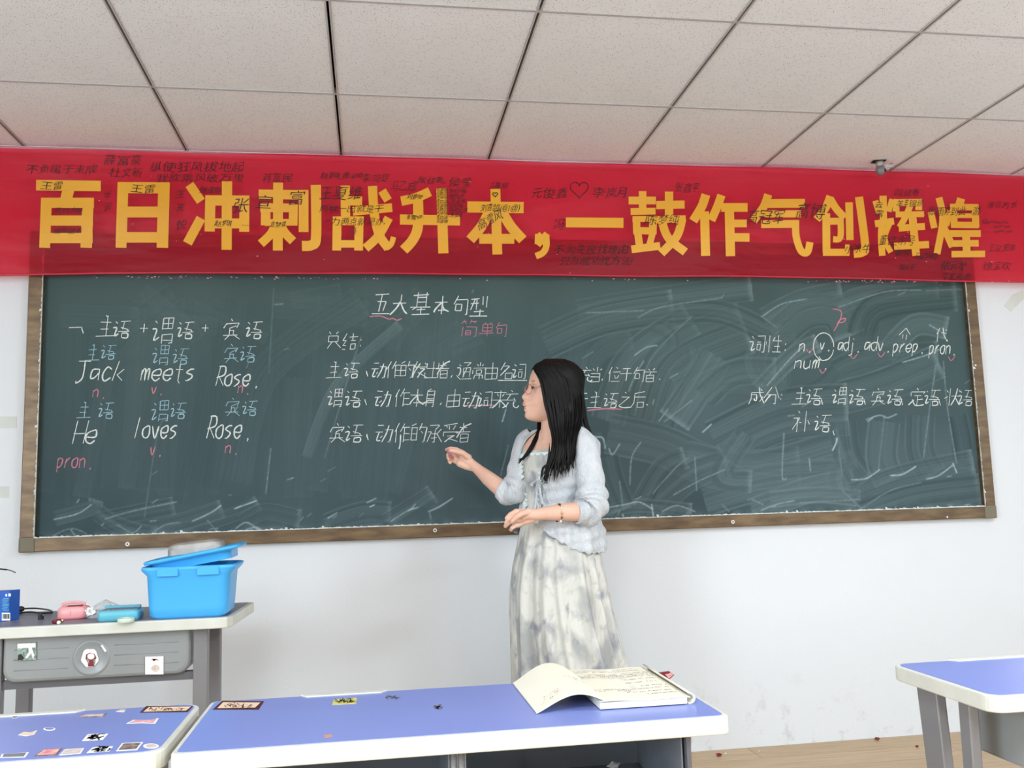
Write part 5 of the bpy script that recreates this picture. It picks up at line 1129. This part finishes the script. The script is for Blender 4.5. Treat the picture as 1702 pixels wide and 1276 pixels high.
# cardigan
rows = []; NP = 90; NV = 70
def hem_v(phi):       # phi in degrees from facing, positive towards her left
    a = phi
    if a > 0: b = min(1, max(0, (a-8)/62)); return 872+46*math.sin(b*math.pi/2)-14*max(0, (a-95)/85)
    b = min(1, max(0, (-a-25)/60)); return 866+22*b
card = MB()
def panel(p_open, p_end):
    rows = []
    for j in range(NV+1):
        f = j/NV; row = []
        for k in range(NP+1):
            g = k/NP
            vv = 713+f*150; po = p_open(vv); phi = po+(p_end-po)*g; hv = hem_v(phi); v = 713+(hv-713)*f
            po = p_open(v); phi = po+(p_end-po)*g
            u, rw, rd = lerp_tor(v); gr = .011+.004*math.sin(phi*.13+v*.04)+.0025*math.sin(v*.35+phi*.05)*(1 if v > 780 else .3)
            if v > 838: e = min(1, (v-838)/42); rd = rd*(1-e)+.138*e; rw = rw*(1-e)+.146*e; gr += .006*e+.004*e*math.sin(phi*.35+1)
            if f > .985: gr += .003*math.sin(phi*.9)
            p = ringp(v+(1.8*math.sin(phi*.55) if f > .99 else 0), u, rw+gr, rd+gr, R_(phi)); row.append(tuple(p))
        rows.append(row)
    card.grid(rows); return rows
near = panel(lambda v: 46-34*min(1, max(0, (v-715)/60))-6*min(1, max(0, (v-775)/70))+8*max(0, (v-855)/40), 182)
farp = panel(lambda v: -34-8*max(0, (v-800)/60), -182)
def sleeve(path, rad, seed, nl=80, na=44, kf=9., amp=.004, cuff=True):
    path = smooth_path([Vector(p) for p in path], 8); n = len(path); m_ = len(rad); rn = random.Random(seed); rows = []; prev = None
    phs = [rn.uniform(0, 6.28) for _ in range(8)]
    for j in range(nl+1):
        t = j/nl; x = t*(n-1); i = min(int(x), n-2); p = path[i].lerp(path[i+1], x-i); d = (path[i+1]-path[i]).normalized()
        y = t*(m_-1); q = min(int(y), m_-2); r = rad[q]*(1-(y-q))+rad[q+1]*(y-q)
        a = prev or Vector((0, -1, 0)); a = (a-d*a.dot(d)).normalized(); b = d.cross(a); prev = a; row = []
        for k in range(na):
            th = 2*math.pi*k/na; w_ = math.sin(kf*t*6.28+1.6*math.sin(th+phs[0])+phs[1]+.8*math.sin(2*th+phs[2]))
            rr_ = r+amp*(abs(w_)**.7*(1 if w_ > 0 else -1))*min(1, max(0, (t-.28)*3))*(1 if t < .9 else .3)+.002*math.sin(3*th+phs[3]+t*5)
            row.append(tuple(p+a*math.cos(th)*rr_+b*math.sin(th)*rr_))
        rows.append(row)
    # turn the cuff inwards
    c = Vector((0, 0, 0))
    for p in rows[-1]: c += Vector(p)
    c /= na; rows.append([tuple(c+(Vector(p)-c)*.86) for p in rows[-1]])
    card.grid(rows, closed=True); return rows
sleeve([pp(957, 722, -.52), pp(970, 742, -.555), pp(978, 780, -.585), pp(982, 815, -.60), pp(983, 836, -.61), pp(976, 848, -.615), pp(958, 850.5, -.622)], [.035, .046, .045, .047, .053, .055, .049, .036], 3, kf=7, amp=.0055)
sleeve([pp(888, 722, -.38), pp(876, 738, -.37), pp(868, 775, -.40), pp(860, 806, -.425), pp(850, 820, -.43), pp(833, 812, -.412)], [.032, .046, .047, .048, .047, .043, .036], 5, kf=6, amp=.004)
obj('cardigan', card, 'knit', per, smooth=True, solid=.0022, label='pale blue white knitted cardigan with puffed sleeves')
# ruffled edging down the front and a hanging ribbon tie
def ruffle(edge, wd, seed, m, outward, n=90, amp=.006):
    edge = smooth_path([Vector(p) for p in edge], 10); rn = random.Random(seed); rows = []; L_ = len(edge)
    for i in range(n+1):
        x = i/n*(L_-1); a = min(int(x), L_-2); p = edge[a].lerp(edge[a+1], x-a); w_ = wd*(1+.35*math.sin(i*.9+seed)); row = []
        for s in (0, .33, .66, 1): row.append(tuple(p+outward*(w_*s)+FD*(.004+amp*s*math.sin(i*.75+2*s))))
        rows.append(row)
    return rows
E1_ = [Vector(near[int(NV*f)][0]) for f in (.40, .5, .6, .7, .8, .9, 1.)]; E2_ = [Vector(farp[int(NV*f)][0]) for f in (.26, .4, .55, .7, .85, 1.)]
ru = MB(); ru.grid(ruffle(E1_, .014, 2, 'knit2', -SD)); ru.grid(ruffle(E2_, .020, 5, 'knit2', SD)); obj('ruffle', ru, 'knit2', per, smooth=True, solid=.001, label='mint white ruffled edging')
top = [ringp(752, 925, .165, .095, R_(a)) for a in range(-40, 50, 6)]; ru = MB(); ru.grid(ruffle(top, .010, 3, 'dress', Vector((0, 0, -1)), 60, .003)); obj('neckline_frill', ru, 'knit2', per, smooth=True, solid=.001)
kn = ringp(797, 923, .165, .122, R_(4)); rb = MB()
for du, dv, l_ in ((-6, 10, 0), (2, 52, 0), (-3, 60, 1), (10, 9, 0), (6, 40, 1)):
    e_ = ringp(797+dv, 923, .15, .125+.004*l_, R_(4+du*1.4)); m_ = kn.lerp(e_, .5)+FD*.008+SD*(.006*(1 if l_ else -1))
    pts = smooth_path([kn, m_, e_], 6); rb.grid([[tuple(p+SD*(.0055*(.5+i/len(pts)))), tuple(p-SD*(.0055*(.5+i/len(pts))))] for i, p in enumerate(pts)])
rb.ell(kn, (.007, .007, .006), 12, 8); obj('ribbon_tie', rb, 'knit', per, smooth=True, solid=.001)

# hair
H_ = MB(); hc = pp(931, 650, PY)
def hline(v):
    q = [(596, 884), (606, 884.5), (614, 886.5), (622, 893), (632, 897), (645, 900), (660, 902.5), (680, 908), (702, 912)]
    for a, b in zip(q[:-1], q[1:]):
        if v <= b[0]: return a[1]+(b[1]-a[1])*max(0, (v-a[0])/(b[0]-a[0]))
    return 912
cap_rows = []
for v, uc, us, ub, W in [(597.2, 906, 906, 936, .010)]+HEAD[1:-2]:
    c = pp(AXU, v, PY); xb = max(pp(ub, v, PY).x, pp(966 if v > 640 else ub, v, PY).x); xs = pp(us, v, PY).x; row = []
    hx = pp(hline(v), v, PY).x; W = max(W, .066) if v > 640 else W
    ca = min(1, max(-.2, (c.x-hx)/((c.x-xs)*1.05+.004))); t0 = math.acos(min(1, ca**(1/.82) if ca > 0 else ca))
    for k in range(61):
        t = t0+(2*math.pi-2*t0)*k/60; ct, st = math.cos(t), math.sin(t); s_ = (W+.0085)*(abs(st)**.92)*(1 if st >= 0 else -1)
        a = ((c.x-xs)*1.05+.004)*ct**.82 if ct >= 0 else -(xb-c.x+.005)*(-ct)**.9
        row.append((c.x-a, PY-s_, c.z+.001*math.sin(k*1.3)))
    cap_rows.append(row)
H_.grid(cap_rows); H_.add(cap_rows[0], [tuple(range(61))])
H_.ell(pp(938, 690, PY-.0), (.056, .078, .10), 30, 20)
rn = random.Random(31)
def surf(u, v):
    q = [(h[0], max(h[4], .066) if h[0] > 640 else h[4]) for h in HEAD[:-3]]+[(712, .064)]
    W = q[0][1]
    for a, b in zip(q[:-1], q[1:]):
        if a[0] <= v <= b[0]: W = a[1]+(b[1]-a[1])*(v-a[0])/(b[0]-a[0])
        elif v > b[0]: W = b[1]
    d_ = (u-AXU)/(42 if u < AXU else 48); return PY-(W+.010)*math.sqrt(max(.04, 1-d_*d_))
EL = [(888,612,-.50),(898,630,-.548),(903,652,-.558),(907,672,-.562),(911,690,-.562),(914,706,-.566),(918,722,-.576),(919,740,-.597),(915,760,-.61),(908,778,-.615),(903,796,-.618)]
ER = [(940,602,-.49),(962,628,-.50),(967,650,-.51),(968,672,-.525),(968,690,-.54),(965,706,-.556),(960,722,-.585),(957,740,-.60),(956,756,-.607),(953,768,-.61),(950,782,-.612)]
def lock(path, r0, tip, flat=.45, n=6, jit=.0):
    pts = smooth_path([pp(u+rn.gauss(0, jit), v+rn.gauss(0, jit), y) for u, v, y in path], 3); N_ = len(pts)
    rad = [r0*min(1, .15+.3*i)*(1 if i < N_*tip else max(.06, 1-((i-N_*tip)/(N_*(1-tip)))**1.2)) for i in range(N_)]
    H_.tube(pts, rad, n, flat=flat, up=(0, -1, 0))
for i in range(300):
    t = rn.random() if i > 40 else i/40; k_end = rn.choice([8, 9, 9, 10, 10, 11]) if rn.random() > .1 else 7
    if t < .1 or i % 9 == 0: k_end = 11
    path = [(912+16*t, 597.5, PY-.006), (906+30*t, 598.5+2*abs(t-.4), PY-.030)]; m_u = 897+52*t; path.append((m_u, 603.5+3*abs(t-.4), surf(m_u, 603.5)))
    dy = rn.uniform(-.004, .022)
    for a, b in list(zip(EL, ER))[:k_end]: uu, vv, yy = a[0]*(1-t)+b[0]*t, a[1]*(1-t)+b[1]*t+rn.uniform(-1, 1), a[2]*(1-t)+b[2]*t+dy; path.append((uu, vv, min(yy, surf(uu, vv)-.001-.004*rn.random()) if vv < 700 else yy))
    u, v, y = path[-1]; path[-1] = (u+rn.uniform(-3, 2), v+rn.uniform(-4, 10), y)
    lock(path, rn.uniform(.003, .0062), rn.uniform(.55, .8), jit=.3, flat=.35)
# tips fanning over the chest
for (a, b, c) in (((912,765,-.61),(905,785,-.62),(909,803,-.62)), ((925,765,-.61),(923,785,-.62),(921,799,-.62)), ((936,760,-.61),(936,772,-.62),(938,783,-.62)), ((912,770,-.61),(903,778,-.62),(899,797,-.618)),
                  ((948,755,-.608),(951,770,-.612),(953,778,-.61)), ((944,750,-.608),(945,765,-.612),(942,780,-.612)), ((930,755,-.61),(928,775,-.618),(932,788,-.618))):
    for _ in range(3): lock([(a[0]+1, a[1]-28, a[2]+.01), a, b, c], .0038, .35, jit=.7)
# long fall behind the near shoulder, and the far side locks
for i in range(26):
    d = rn.uniform(-3, 2); lock([(950+d, 612, -.44), (966+d*.3, 645, -.43), (970+d, 680, -.42), (975+d, 705, -.415), (983+d*.8, 725, -.415), (990+d*.7, 742, -.42), (997+d*.4, 758+rn.uniform(-5, 6), -.43)], rn.uniform(.003, .006), .6, jit=.4)
for i in range(26):
    d = rn.uniform(-2.5, 3); lock([(925, 640, -.39), (912+d, 680, -.395), (898+d, 700, -.41), (896+d, 716, -.45), (889+d, 732, -.475), (880+d, 748, -.485), (871+d, 760, -.49), (863+d*1.5, 766+rn.uniform(-4, 7), -.488)], rn.uniform(.0025, .005), .55, jit=.5)
for i in range(60):
    t = i/59; u = 925+(966-925)*t; lock([(922, 600, PY), (AXU+44*t, 606+10*t, PY+.03-.02*t), (u+2, 650, -.40), (u+1, 690, -.40), (u, 715, -.39), (u+3, 740, -.385)], .007, .8, jit=.5)
obj('hair', H_, 'hair', per, smooth=True, label='long straight black hair')
